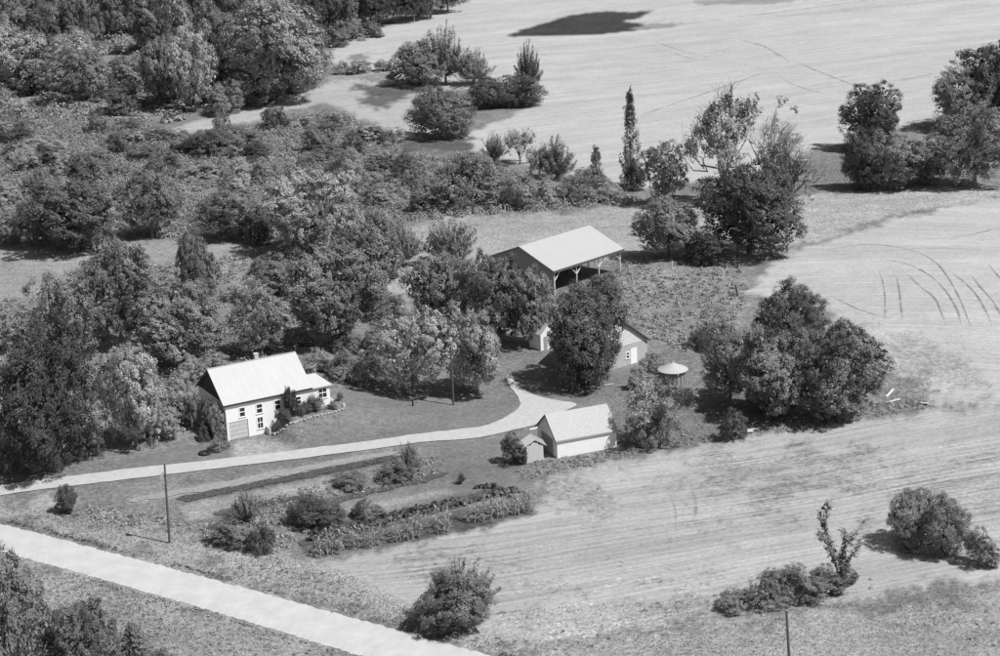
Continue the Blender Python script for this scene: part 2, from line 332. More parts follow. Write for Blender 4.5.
def broken(m, th):
    t = m.node_tree; N = t.nodes; L = t.links; g = N.new('ShaderNodeNewGeometry'); x = N.new('ShaderNodeTexNoise'); x.inputs['Scale'].default_value = .5; x.inputs['Detail'].default_value = 6; x.inputs['Roughness'].default_value = .75
    L.new(g.outputs['Position'], x.inputs['Vector']); r = N.new('ShaderNodeMapRange'); r.inputs[1].default_value = th; r.inputs[2].default_value = th + .3; r.inputs[4].default_value = .95; L.new(x.outputs[0], r.inputs[0])
    a = N.new('ShaderNodeAttribute'); a.attribute_name = 'soft'; q = N.new('ShaderNodeMath'); q.operation = 'MULTIPLY'; L.new(a.outputs['Fac'], q.inputs[0]); L.new(r.outputs[0], q.inputs[1])
    tp = N.new('ShaderNodeBsdfTransparent'); mx = N.new('ShaderNodeMixShader'); L.new(q.outputs[0], mx.inputs[0]); L.new(tp.outputs[0], mx.inputs[1]); L.new(N['Principled BSDF'].outputs[0], mx.inputs[2]); L.new(mx.outputs[0], N['Material Output'].inputs[0])
broken(TRACK, .30); broken(TRACKL, .34)
def track(pts, wd, m=TRACK):
    c = catmull([list(G(a, b))[:2] for a, b in pts], .8); t = np.gradient(c, axis=0); t /= np.linalg.norm(t, axis=1)[:, None]; nn = np.stack([-t[:, 1], t[:, 0]], -1)
    k = np.arange(len(c)); ww = wd * (.35 + .9 * vnoise(k * .35, pts[0][0] * .37, 3)); ww[0] = ww[-1] = .02
    off = (vnoise(k * .12, pts[0][1] * .3, 8) - .5) * .5
    c = c + nn * off[:, None]
    ww = ww * 2.2; o = strip('wheel_track', c - nn * ww[:, None] / 2, c + nn * ww[:, None] / 2, .05, m, 4, 0)
    fade = np.clip(np.minimum(k, len(c) - 1 - k) / 8.0, 0, 1); o.data.attributes.new('soft', 'FLOAT', 'POINT').data.foreach_set('value', (fade[:, None] * np.array([0, .55, 1, .55, 0])).astype(np.float32).ravel()); return o
for pts in ([(880, 270), (884, 290), (885, 321)], [(896, 275), (900, 295), (902, 321)], [(905, 273), (920, 285), (936, 302), (947, 327)], [(822, 251), (850, 246), (882, 245), (926, 256), (953, 285), (971, 327)], [(862, 262), (900, 262), (935, 280), (955, 306), (962, 328)],
            [(950, 270), (972, 290), (984, 308), (993, 327)], [(970, 274), (990, 298), (1004, 322)], [(985, 262), (1010, 290), (1025, 320)], [(828, 295), (860, 310), (900, 320)], [(905, 240), (960, 236), (1010, 226)], [(880, 252), (930, 248), (1000, 252)]):
    track(pts, .22)
for pts in ([(655, 42), (690, 53), (714, 58)], [(662, 50), (685, 57), (702, 60)], [(778, 76), (800, 87), (838, 97)], [(795, 62), (825, 74), (862, 88)], [(735, 38), (765, 47), (790, 62)], [(640, 116), (715, 90), (765, 72)], [(668, 26), (740, 17), (810, 8), (880, -2)], [(895, 82), (940, 72)]):
    track(pts, .34, TRACKL)
for pts in ([(692, 488), (697, 505), (694, 528)], [(672, 495), (676, 512), (675, 530)], [(700, 484), (722, 475), (760, 466)], [(694, 486), (716, 477), (750, 470)], [(884, 492), (940, 482), (1010, 472)], [(430, 556), (480, 560), (540, 570)], [(385, 556), (440, 549), (480, 549)], [(404, 562), (424, 558)],
            [(535, 492), (545, 480), (565, 473)], [(540, 502), (560, 510), (590, 512)], [(530, 497), (537, 508), (552, 514)], [(540, 494), (552, 482), (572, 478)]):
    track(pts, .3, TRACKL)

# tilled garden beds: thin sheets of dark leafy soil and pale dry soil
BEDD = mat('dark_bed', .085, var=.55, scale=2.5, bump=.8, bscale=4); BEDL = mat('pale_bed', .27, var=.3, scale=2, bump=.6, bscale=4)
for pts, mm in (([(178, 498), (228, 488), (284, 477), (330, 468), (394, 456), (397, 459), (330, 473), (284, 482), (228, 493), (186, 501)], BEDD), ([(130, 500), (172, 491.5), (228, 481), (284, 470.5), (330, 462), (390, 452), (391, 455), (330, 467), (284, 476), (228, 487), (175, 496.5), (132, 503)], BEDL),
                ([(215, 513), (260, 503), (302, 495), (305, 497.5), (262, 507), (220, 516)], BEDD), ([(325, 501), (385, 487), (440, 474), (442, 477), (388, 491), (330, 505)], BEDD), ([(300, 541), (360, 529), (420, 512), (500, 490), (503, 494), (424, 517), (362, 534), (305, 545)], BEDD)):
    poly_sheet('garden_bed', pts, .07, mm, .45)
# ------------------------------------------------------------------ foliage generators
def unit(v): return v / (np.linalg.norm(v, axis=-1, keepdims=True) + 1e-9)
def leaf_mesh(name, C, Nn, S, rg, aspect=.62):
    n = len(C); Nn = unit(Nn); t = unit(np.cross(Nn, rg.normal(size=(n, 3)))); b = np.cross(Nn, t)
    S = np.asarray(S)[:, None]
    V = np.stack([C + t * S, C + b * S * aspect + Nn * S * .15, C - t * S * .9, C - b * S * aspect + Nn * S * .15], 1).reshape(-1, 3)
    return raw_mesh(name, V, np.arange(4 * n).reshape(n, 4), rg.random(n))
def cluster_leaves(cent, rad, per, size, rg, core=None, up=.35, flat=.8):
    """leaves spread through little clusters; returns centres, normals, sizes"""
    n = len(cent); d = unit(rg.normal(size=(n, per, 3))); r = rg.random((n, per, 1)) ** .45
    P = cent[:, None] + d * r * rad[:, None, None] * np.array([1, 1, flat])
    out = d * .55 + np.array([0, 0, up]) + rg.normal(size=d.shape) * .38
    if core is not None: out = out + unit(cent - core)[:, None] * 1.0
    S = size * (.6 + .8 * rg.random((n, per)))
    return P.reshape(-1, 3), out.reshape(-1, 3), S.reshape(-1)
def fib(n, rg, zmin=-.4):
    d = unit(rg.normal(size=(n * 4, 3))); d = d[d[:, 2] > zmin]; return d[:n]
def limbs(tr, targets, rg, z0=.22, r=.022, bend=.1):
    for q in targets:
        s = np.array([0, 0, z0 + rg.random() * .15]); m = (s + q) / 2 + np.array([0, 0, -bend * .4]) + rg.normal(size=3) * .02
        tr.tube([s, m, q], [r * .55, r * .36, r * .14], 5)
def crown_round(seed, nl=28, ns=15, per=46, leaf=.0115, zc=.55, az=.455, ax=.5, lob=(.14, .22), sub=.052, core=46, trunk_r=.026, zmin=-.45):
    rg = np.random.default_rng(seed); env = np.array([ax, ax, az]); c0 = np.array([0, 0, zc])
    d = fib(nl, rg, zmin)
    for k in range(12):   # spread the lobes evenly
        df = d[:, None] - d[None]; ds = np.linalg.norm(df, axis=-1) + np.eye(len(d)); d = unit(d + (df / ds[..., None] ** 3).sum(1) * .02)
    lr = rg.uniform(*lob, size=len(d)); wob = rg.uniform(.78, 1.17, size=len(d))
    LC = c0 + d * env * ((1 - lr / ax * .9) * wob)[:, None]
    sd = unit(rg.normal(size=(len(d), ns, 3)) + d[:, None] * .9 + np.array([0, 0, .25]))
    SC = (LC[:, None] + sd * (lr * rg.uniform(.75, 1.05, size=len(d)))[:, None, None]).reshape(-1, 3)
    SR = sub * rg.uniform(.7, 1.3, size=len(SC))
    C, Nn, S = cluster_leaves(SC, SR, per, leaf, rg, c0)
    if core:
        d2 = unit(rg.normal(size=(len(LC), core, 3))); C2 = (LC[:, None] + d2 * (rg.random((len(LC), core, 1)) ** .5) * (lr * .72)[:, None, None]).reshape(-1, 3)
        d3 = unit(rg.normal(size=(260, 3))); C3 = c0 + d3 * env * (rg.random((260, 1)) ** .5) * .62
        C = np.concatenate([C, C2, C3]); Nn = np.concatenate([Nn, rg.normal(size=(len(C2) + 260, 3))]); S = np.concatenate([S, np.full(len(C2), leaf * 2.6), np.full(260, leaf * 3.4)])
    cr = leaf_mesh('crown', C, Nn, S, rg)
    tr = MB(); tr.tube([(0, 0, -.03), (.01, .0, .12), (.0, .01, .3), (.01, 0, .62)], [trunk_r * 1.3, trunk_r, trunk_r * .8, trunk_r * .25], 7)
    limbs(tr, LC[:14], rg, r=trunk_r)
    return tr.mesh('trunk'), cr
def crown_upright(seed, nb=64, per=20, leaf=.0115, spread=.5, low=.1):
    """ascending branches that end in ragged spiky tips"""
    rg = np.random.default_rng(seed); C = []; tr = MB(); tr.tube([(0, 0, -.03), (0, 0, .2), (0, 0, .55)], [.03, .022, .01], 6)
    for k in range(nb):
        a = k * 2.4 + rg.random(); f = (k + .5) / nb; rad = spread * math.sqrt(f) * rg.uniform(.6, 1.08); top = (1 - .6 * f ** 1.4) * rg.uniform(.72, 1.02)
        p0 = np.array([0, 0, low + .15 * rg.random()]); p2 = np.array([rad * math.cos(a), rad * math.sin(a), max(top, .2)]); p1 = (p0 + p2) / 2 + np.array([rad * .2 * math.cos(a), rad * .2 * math.sin(a), -.05]) + rg.normal(size=3) * .03
        tr.tube([p0, p1, p2], [.009, .006, .002], 4)
        for t in np.linspace(.2, 1, 13):
            c = (1 - t) ** 2 * p0 + 2 * t * (1 - t) * p1 + t * t * p2
            C.append((c + rg.normal(size=3) * .022 * (1.2 - t), (.06 * (1.15 - .8 * t) + .012) * rg.uniform(.6, 1.2)))
    cent = np.array([c for c, r in C]); R = np.array([r for c, r in C])
    P, Nn, S = cluster_leaves(cent, R, per, leaf, rg, np.array([0, 0, .4]), flat=1.3)
    return tr.mesh('trunk'), leaf_mesh('crown', P, Nn, S, rg)
def crown_poplar(seed, tall=4.2):
    """narrow spire of short upswept sprays, built at its real slenderness and then scaled back to unit height"""
    rg = np.random.default_rng(seed); n = 230; z = .06 + .94 * rg.random(n) ** .85; prof = .5 * np.clip((z + .12) / .32, .3, 1) * np.clip((1.02 - z) / .62, 0.02, 1) ** .8
    a = rg.random(n) * 6.283; r = prof * rg.uniform(.25, 1.15, n); cent = np.stack([r * np.cos(a), r * np.sin(a), z * tall], -1)
    tr = MB(); tr.tube([(0, 0, -.02), (0, 0, .4), (0, 0, .95)], [.07, .05, .01], 6); C = []
    for t in (0, .5, 1): C.append(cent + np.stack([np.cos(a), np.sin(a), 2.2 + 0 * a], -1) * .09 * t)
    C = np.concatenate(C); P, Nn, S = cluster_leaves(C, rg.uniform(.05, .15, len(C)), 13, .04, rg, np.array([0, 0, tall * .45]))
    me = leaf_mesh('crown', P, Nn, S, rg); co = np.empty(len(me.vertices) * 3, np.float32); me.vertices.foreach_get('co', co); co = co.reshape(-1, 3); co[:, 2] /= tall; me.vertices.foreach_set('co', co.ravel()); me.update()
    return tr.mesh('trunk'), me
def crown_sparse(seed, nb=9, leafy=1.0, spreadw=.46, thick=1.0):
    """open tree: limbs fork three times and carry loose sprays, the field shows between them"""
    rg = np.random.default_rng(seed); tr = MB(); tips = []
    tr.tube([(0, 0, -.03), (.01, 0, .12), (.0, .01, .26)], [.03, .025, .018], 6)
    def grow(p, d, l, r, lev):
        q = p + d * l; m = (p + q) / 2 + rg.normal(size=3) * l * .08; q = q + rg.normal(size=3) * l * .1
        q[:2] *= min(1, .5 / (np.linalg.norm(q[:2]) + 1e-6)); q[2] = min(q[2], 1.0)
        tr.tube([p, m, q], [r, r * .75, r * .5], 5 if lev < 2 else 3)
        if lev >= 2:
            for t in (.35, .7, 1.0): tips.append(p + (q - p) * t + rg.normal(size=3) * .012)
        if lev < 3:
            for k in range((4, 4, 3)[lev] if lev < 3 else 0):
                grow(p + (q - p) * rg.uniform(.5, 1), unit(d * .9 + rg.normal(size=3) * .5 + np.array([0, 0, .18])), l * rg.uniform(.5, .78), r * .5, lev + 1)
    for k in range(nb):
        a = k * 2.4 + rg.random() * .7; el = rg.uniform(.55, 1.35); d = np.array([math.cos(a) * math.cos(el) * spreadw * 2.1, math.sin(a) * math.cos(el) * spreadw * 2.1, math.sin(el)])
        grow(np.array([0, 0, .1 + .16 * rg.random()]), unit(d), rg.uniform(.28, .4), .012 * thick, 0)
    cent = np.array(tips); cl = vnoise(cent[:, 0] * 7 + seed, cent[:, 2] * 7 + cent[:, 1] * 5, seed); k = cl > np.quantile(cl, 1 - leafy); cent = cent[k]
    n = len(cent); per = max(4, int(9000 / max(n, 1)))
    P, Nn, S = cluster_leaves(cent, rg.uniform(.018, .045, n), min(per, 12), .013, rg, np.array([0, 0, .5]), flat=1.1)
    return tr.mesh('trunk'), leaf_mesh('crown', P, Nn, S, rg)
def crown_shrub(seed, nl=22, ns=12, per=44, leaf=.0145):
    rg = np.random.default_rng(seed); d = unit(rg.normal(size=(nl, 3))); d[:, 2] = np.abs(d[:, 2]) * 1.0 - .12; d = unit(d)
    lr = rg.uniform(.17, .27, nl); LC = np.array([0, 0, .15]) + d * np.array([.5, .5, .83]) * (1 - lr * 1.5)[:, None] * rg.uniform(.85, 1.12, nl)[:, None]
    sd = unit(rg.normal(size=(nl, ns, 3)) + d[:, None] * .9 + np.array([0, 0, .2])); SC = (LC[:, None] + sd * lr[:, None, None] * .95 * np.array([1, 1, 1.25])).reshape(-1, 3); SC[:, 2] = np.clip(SC[:, 2], .03, None)
    C, Nn, S = cluster_leaves(SC, .07 * rg.uniform(.7, 1.3, len(SC)), per, leaf, rg, np.array([0, 0, .2])); 
    C2 = (LC[:, None] + unit(rg.normal(size=(nl, 40, 3))) * (rg.random((nl, 40, 1)) ** .5) * (lr * .75)[:, None, None]).reshape(-1, 3)
    C = np.concatenate([C, C2]); Nn = np.concatenate([Nn, rg.normal(size=C2.shape)]); S = np.concatenate([S, np.full(len(C2), leaf * 2.4)]); C[:, 2] = np.clip(C[:, 2], .01, None)
    tr = MB()
    for k in range(7): tr.tube([(0, 0, -.03), tuple(LC[k] * .5 + np.array([0, 0, .02])), tuple(LC[k])], [.018, .012, .005], 4)
    return tr.mesh('stem'), leaf_mesh('crown', C, Nn, S, rg)
def crown_conifer(seed, n=120):
    rg = np.random.default_rng(seed); z = .05 + .93 * (np.arange(n) + .5) / n; a = np.arange(n) * 2.4; r = .5 * (1.02 - z) ** .85
    P = []; R = []
    for t in (.3, .6, .95): P.append(np.stack([r * t * np.cos(a), r * t * np.sin(a), z - .05 * t], -1)); R.append(.03 + .045 * r * 2)
    P = np.concatenate(P); R = np.concatenate(R); C, Nn, S = cluster_leaves(P, R, 20, .02, rg, np.array([0, 0, .3]))
    tr = MB(); tr.tube([(0, 0, -.02), (0, 0, .5), (0, 0, .96)], [.03, .02, .004], 6); return tr.mesh('trunk'), leaf_mesh('crown', C, Nn, S, rg)
KINDS = {
    'round': [crown_round(s) for s in (1, 2, 3, 4, 5)],
    'big': [crown_round(s, nl=46, ns=15, per=42, leaf=.0098, lob=(.10, .16), sub=.04) for s in (11, 12)],
    'dense': [crown_round(s, nl=36, ns=17, per=46, leaf=.0098, lob=(.13, .19), sub=.052, zc=.54, az=.47) for s in (21, 22)],
    'loose': [crown_round(s, nl=30, ns=11, per=42, leaf=.0115, lob=(.11, .19), sub=.045, core=26) for s in (31, 32, 33)],
    'tall': [crown_round(s, nl=28, ns=14, per=44, leaf=.013, zc=.56, az=.45, lob=(.13, .2), sub=.055) for s in (41, 42)],
    'upright': [crown_upright(s) for s in (51, 52, 53)],
    'poplar': [crown_poplar(61)], 'sparse': [crown_sparse(71, 9, .42), crown_sparse(72, 10, .65)], 'bare': [crown_sparse(73, 10, .05, .4, 1.8)],
    'shrub': [crown_shrub(s) for s in (81, 82, 83, 84)], 'mound': [crown_round(s, nl=34, ns=16, per=46, leaf=.0105, lob=(.13, .21), sub=.06, zc=.46, az=.52, zmin=-.75) for s in (101, 102)], 'conifer': [crown_conifer(91)], 'column': [crown_round(95, nl=60, ns=9, per=40, leaf=.012, lob=(.1, .15), sub=.05, zc=.5, az=.5, zmin=-.97)]}
WARP = [0]
def normalise(tm, cm):
    co = np.empty(len(cm.vertices) * 3, np.float32); cm.vertices.foreach_get('co', co); co = co.reshape(-1, 3)
    WARP[0] += 1; ph = WARP[0] * 1.7; a = np.arctan2(co[:, 1], co[:, 0]); z = co[:, 2]    # uneven, lopsided crown outlines
    am = 0 if cm == KINDS['column'][0][1] else 1
    k = 1 + am * .13 * np.sin(2 * a + ph) + am * .11 * np.sin(3 * a + ph * 2.3 + 4 * z) + .08 * np.sin(5 * a - 7 * z + ph); co[:, 0] *= k; co[:, 1] *= k; co[:, 0] += .06 * np.sin(3 * z + ph); co[:, 2] *= 1 + .09 * np.sin(2 * a + ph * 3.1) * np.hypot(co[:, 0], co[:, 1]) * 2
    cm.vertices.foreach_set('co', co.ravel())
    k = np.array([.5 / np.percentile(np.hypot(co[:, 0], co[:, 1]), 97), 0, 1 / np.percentile(co[:, 2], 99.6)], np.float32); k[1] = k[0]
    for me in (tm, cm):
        c = np.empty(len(me.vertices) * 3, np.float32); me.vertices.foreach_get('co', c); me.vertices.foreach_set('co', (c.reshape(-1, 3) * k).ravel()); me.update()
for V in KINDS.values():
    for tm, cm in V: normalise(tm, cm)
TREE_COUNT = [0]
def plant(kind, bx, by, topy, wpx, tone_='mid', label='', name=None, cat='tree', group=None, bark=None, lean=0.0, base=None, var=None, hh=None, ww=None):
    b = base or G(bx, by); h = hh or height_for(b, topy); wd = ww or wpx / project(b)[2]
    V = KINDS[kind]; i = TREE_COUNT[0]; TREE_COUNT[0] += 1
    tm, cm = V[(i if var is None else var) % len(V)]
    r = random.Random(i * 77 + 5)
    root = empty(name or ('shrub' if kind in ('shrub', 'mound') else 'broadleaf_tree'), (b[0], b[1], b[2] - .02), r.uniform(0, 6.28)); root.rotation_euler[0] = lean
    root.scale = (wd, wd, h); tag(root, label, cat, group)
    bk = bark or BARK
    for nm, me, mm in (('stem' if kind == 'shrub' else 'trunk', tm, bk), ('crown', cm, LEAF[tone_])):
        if not me.materials: me.materials.append(mm)
        o = bpy.data.objects.new(nm, me); COL.objects.link(o); o.parent = root
        o.material_slots[0].link = 'OBJECT'; o.material_slots[0].material = mm
    return root
# ------------------------------------------------------------------ buildings
def wall_holes(mb, x0, x1, z0, z1, y0, y1, holes):
    """wall slab between y0 and y1 with rectangular openings (hx0, hx1, hz0, hz1)"""
    xs = sorted({x0, x1, *[h[0] for h in holes], *[h[1] for h in holes]}); zs = sorted({z0, z1, *[h[2] for h in holes], *[h[3] for h in holes]})
    for a, b in zip(xs, xs[1:]):
        for c, d in zip(zs, zs[1:]):
            mx, mz = (a + b) / 2, (c + d) / 2
            if not any(h[0] < mx < h[1] and h[2] < mz < h[3] for h in holes): mb.box(a, b, y0, y1, c, d)
def window(parent, x0, x1, z0, z1, y=0.0, bars=1, wm=WHITE):
    f = MB(); t = .07
    f.box(x0 - .06, x0 + t, y - .04, y + .06, z0 - .02, z1 + .06); f.box(x1 - t, x1 + .06, y - .04, y + .06, z0 - .02, z1 + .06)
    f.box(x0 + t, x1 - t, y - .04, y + .06, z1 - t, z1 + .06); f.box(x0 + t, x1 - t, y - .035, y + .055, (z0 + z1) / 2 - .04, (z0 + z1) / 2 + .04)
    if bars > 1: f.box((x0 + x1) / 2 - .03, (x0 + x1) / 2 + .03, y - .03, y + .05, z0, z1 - t)
    wo = f.obj('window', wm, parent)
    MB().box(x0 - .1, x1 + .1, y - .1, y + .06, z0 - .09, z0 - .02).obj('sill', wm, wo)
    MB().box(x0, x1, y + .08, y + .1, z0 - .02, z1).obj('pane', GLASSM, wo); return wo
def gables(L, W, hw, hr, m_, parent, t=.15):
    out = []
    for x, d in ((0, t), (L, -t)): out.append(MB().prism([(x, .0, hw + .002), (x, W, hw + .002), (x, W / 2, hr)], (d, 0, 0)).obj('gable', m_, parent))
    return out
def roof_slope(L, W, hw, hr, side, oh=.35, og=.3, th=.12):
    k = (hr - hw) / (W / 2); y0 = -oh; z0 = hw - oh * k + .02; zr = hr + .02
    if side == 0: P = [(-og, y0, z0), (L + og, y0, z0), (L + og, W / 2, zr), (-og, W / 2, zr)]
    else: P = [(-og, W / 2 + .004, zr), (L + og, W / 2 + .004, zr), (L + og, W + oh, z0), (-og, W + oh, z0)]
    return MB().prism(P, (0, 0, th))
# --- house
L_, W_, HW, HR = 11.3, 9.0, 4.75, 8.05
hs = empty('farmhouse', (HX, HY, 0), HROT); tag(hs, 'white farmhouse with pale gable roof, basement garage door and dark gable end', 'house')
wins = [(1.75, 2.55, 2.75, 3.95), (4.0, 4.85, 2.75, 3.95), (6.45, 7.3, 2.75, 3.95), (9.3, 10.05, 2.85, 3.85), (4.0, 4.8, .75, 2.25)]
gd = (.3, 2.8, .0, 2.3)
m = MB(); wall_holes(m, 0, L_, -.4, HW, 0, .2, wins + [(gd[0], gd[1], -.4, gd[3])]); m.obj('front_wall', WHITE, hs)
MB().box(0, L_, W_ - .2, W_, -.4, HW).obj('back_wall', WHITE, hs)
MB().box(.0, .2, .2, W_ - .2, -.4, HW).obj('end_wall', WHITE, hs); MB().box(L_ - .2, L_, .2, W_ - .2, -.4, HW).obj('end_wall', WHITE, hs)
for o in gables(L_, W_, HW, HR, DARKB, hs): o['label'] = 'dark gable end under the roof'  # gable triangles much darker than the walls below
for s, nm in ((0, 'roof'), (1, 'roof')):
    r = roof_slope(L_, W_, HW, HR, s, .22, .3, .1).obj('roof', ROOFW, hs)
    k = (HR - HW) / (W_ / 2)
    if s == 0:
        MB().box(-.3, L_ + .3, -.26, -.222, HW - .22 * k - .14, HW - .22 * k + .08).obj('fascia', TRIM, r)  # near-black colour paints in the shadow line along the front eave
        MB().box(-.31, L_ + .31, W_ / 2 - .1, W_ / 2 + .1, HR + .1, HR + .15).obj('ridge_cap', ROOFW, r)
    yy = -.22 if s == 0 else W_ + .22
    MB().prism([(-.302, yy, HW - .22 * k - .1), (-.302, yy, HW - .22 * k + .08), (-.302, W_ / 2, HR + .08), (-.302, W_ / 2, HR - .1)], (-.04, 0, 0)).obj('barge_board', TRIM, r)
ch = MB().box(6.3, 6.8, W_ / 2 + .5, W_ / 2 + 1.0, HR - 1.2, HR + .6).obj('chimney', CONC, hs); MB().box(6.25, 6.85, W_ / 2 + .45, W_ / 2 + 1.05, HR + .602, HR + .68).obj('cap', CONC, ch)
for q in wins: window(hs, *q, y=0.0, bars=2 if q[3] < 2.5 else 1)
d = MB().box(gd[0], gd[1], .12, .16, -.05, gd[3]).obj('garage_door', GREYW, hs)
for k in range(4): MB().box(gd[0] + .04, gd[1] - .04, .06, .118, .03 + k * .57, .03 + k * .57 + .52).obj('panel', mat('door_panel', .5, var=.15), d)
for xx in (gd[0] - .1, gd[1]): MB().box(xx, xx + .1, -.03, .0 - .002, 0, gd[3] + .1).obj('door_trim', WHITE, hs)
MB().box(6.55, 7.15, -.42, .0, 2.3, 2.64).obj('air_conditioner', TINW, hs)
# annex with hip roof at the right end
ax = empty('porch_annex', (0, 0, 0)); ax.parent = hs
AX0, AX1, AD, AZ0, AZ1 = L_, L_ + 2.75, 3.9, 1.3, 4.55
m = MB(); wall_holes(m, AX0 + .0, AX1, AZ0, AZ1, .12, .3, [(AX0 + 1.15, AX0 + 2.35, 2.95, 4.25)]); m.box(AX1 - .15, AX1, .3, AD, AZ0, AZ1); m.box(AX0, AX1 - .15, AD - .15, AD, AZ0, AZ1); m.obj('annex_wall', WHITE, ax)
window(ax, AX0 + 1.15, AX0 + 2.35, 2.95, 4.25, y=.12, bars=2)
e = .3; zE = AZ1; zR = AZ1 + 1.2; ym = AD / 2
m = MB(); A_, B_, C_, D_ = (AX0 + .02, .12 - e, zE), (AX1 + e, .12 - e, zE), (AX1 + e, AD + e, zE), (AX0 + .02, AD + e, zE); R0, R1 = (AX0 - 1.5, ym, zR), (AX1 - 1.1, ym, zR)
m.quad(A_, B_, R1, R0); m.quad(B_, C_, R1); m.quad(C_, D_, R0, R1); m.quad((AX0 + .02, .12 - e, zE - .1), (AX1 + e, .12 - e, zE - .1), (AX1 + e, AD + e, zE - .1), (AX0 + .02, AD + e, zE - .1))
for p, q in ((A_, B_), (B_, C_), (C_, D_)): m.quad((p[0], p[1], zE - .1), (q[0], q[1], zE - .1), q, p)
m.obj('annex_roof', ROOFW, ax)
for k in range(4): MB().box(AX1 + .02 + k * .3, AX1 + .32 + k * .3, 1.0, 2.4, 1.0, 2.55 - k * .25).obj('step', CONC, ax)
# --- garage
ga = empty('garage', (6.12, 220.84, 0), math.radians(21.2)); tag(ga, 'small white garage with pale shingle roof beside the field', 'garage')
gl, gw, gh, gr = 7.7, 5.9, 2.2, 4.5
MB().box(0, gl, 0, .15, -.4, gh).obj('front_wall', WHITE, ga); MB().box(0, gl, gw - .15, gw, -.4, gh).obj('back_wall', WHITE, ga)
for x in (0, gl - .15): MB().box(x, x + .15, .15, gw - .15, -.4, gh).obj('end_wall', WHITE, ga)
gables(gl, gw, gh, gr, WHITE, ga)
for s in (0, 1):
    r = roof_slope(gl, gw, gh, gr, s, .14, .2, .09).obj('roof', ROOFG, ga); k = (gr - gh) / (gw / 2); yy = -.14 if s == 0 else gw + .14
    MB().prism([(-.21, yy, gh - .14 * k - .08), (-.21, yy, gh - .14 * k + .09), (-.21, gw / 2, gr + .09), (-.21, gw / 2, gr - .08)], (-.04, 0, 0)).obj('barge_board', TRIM, r)
    if s == 0: MB().box(-.2, gl + .2, -.18, -.142, gh - .14 * k - .1, gh - .14 * k + .08).obj('fascia', GREYW, r)
MB().box(-.06, -.005, 1.2, 4.6, 0, 2.0).obj('garage_door', GREYW, ga)
# --- little outhouse
PLANKW = mat('bleached_plank', .62, var=.18, scale=3, stretch=(5, 5, .6))
op = G(527, 463); oh_ = empty('outhouse', (op[0], op[1], op[2]), math.radians(12)); tag(oh_, 'small weathered board outhouse leaning beside the white garage', 'outhouse')
for k in range(7): MB().box(k * .29, k * .29 + .27, 0, .05, -.2, 2.0 + .55 * (1 - abs(k + .5 - 3.5) / 3.5) - .12 * (k % 2)).obj('plank', PLANKW, oh_)
for x, nm in ((0, 'side_wall'), (1.98, 'side_wall')): MB().box(x, x + .05, .06, 1.9, -.2, 2.0).obj(nm, OLDW, oh_)
MB().box(.06, 1.97, 1.88, 1.93, -.2, 2.0).obj('back_wall', OLDW, oh_)
for sgn in (-1, 1):
    P = [(1.015 + sgn * .004, -.1, 2.72), (1.015 + sgn * 1.45, -.1, 1.86), (1.015 + sgn * 1.45, 2.2, 1.86), (1.015 + sgn * .004, 2.2, 2.72)]
    for k in range(5):
        a, b = k / 5, (k + .94) / 5; q = [Vector(P[0]).lerp(Vector(P[3]), t) for t in (a, b)]; s2 = [Vector(P[1]).lerp(Vector(P[2]), t) for t in (a, b)]
        MB().prism([q[0], s2[0], s2[1], q[1]], (0, 0, .05)).obj('roof_board', GREYW if sgn > 0 else OLDW, oh_)
# --- pole barn (open machine shed)
pb = empty('pole_barn', (8.37, 289.83, H(14, 296) - .05), math.radians(44.8)); tag(pb, 'open fronted pole barn with pale metal roof and braced posts', 'barn')
bl, bw_, bh, br = 15.4, 13.5, 3.95, 6.55
BTRIM = mat('barn_trim', .10, var=.2); BPOST = mat('pale_post', .62, var=.15); GABW = mat('barn_gable_sheet', .3, var=.15, scale=2, stretch=(6, 6, .4))
for s in (0, 1):
    r = roof_slope(bl, bw_, bh, br, s, .35, .35, .08).obj('roof', ROOFB, pb); k = (br - bh) / (bw_ / 2)
    if s == 0: MB().box(-.35, bl + .35, -.40, -.355, bh - .35 * k - .28, bh - .35 * k + .06).obj('fascia', BTRIM, r)
m = MB(); m.box(0, .1, .0, bw_, -.3, bh); m.obj('end_wall', GABW, pb)
gables(bl, bw_, bh, br, GABW, pb, .1)
MB().box(.1, bl - 1.0, bw_ - .1, bw_, -.3, bh).obj('back_wall', GABW, pb)
MB().box(.1, bl, .02, .2, bh - .4, bh - .02).obj('header_beam', BPOST, pb)
for x in (.3, 5.25, 10.3, 15.25):
    MB().tube([(x, .12, -.4), (x, .12, bh - .42)], [.11, .10], 8).obj('post', BPOST, pb)
    for sg in (-1, 1):
        if 0 < x + sg * 1.5 < bl: MB().tube([(x + sg * .08, .1, bh - 1.75), (x + sg * 1.35, .1, bh - .42)], [.085, .085], 6).obj('brace', BPOST, pb)
for x in (5.25, 10.3, 15.25):
    MB().tube([(x, bw_ / 2, -.4), (x, bw_ / 2, br - .5)], [.12, .1], 8).obj('post', POLE, pb)
MB().tube([(15.25, bw_ - .2, -.4), (15.25, bw_ - .2, bh)], [.12, .1], 8).obj('post', POLE, pb)
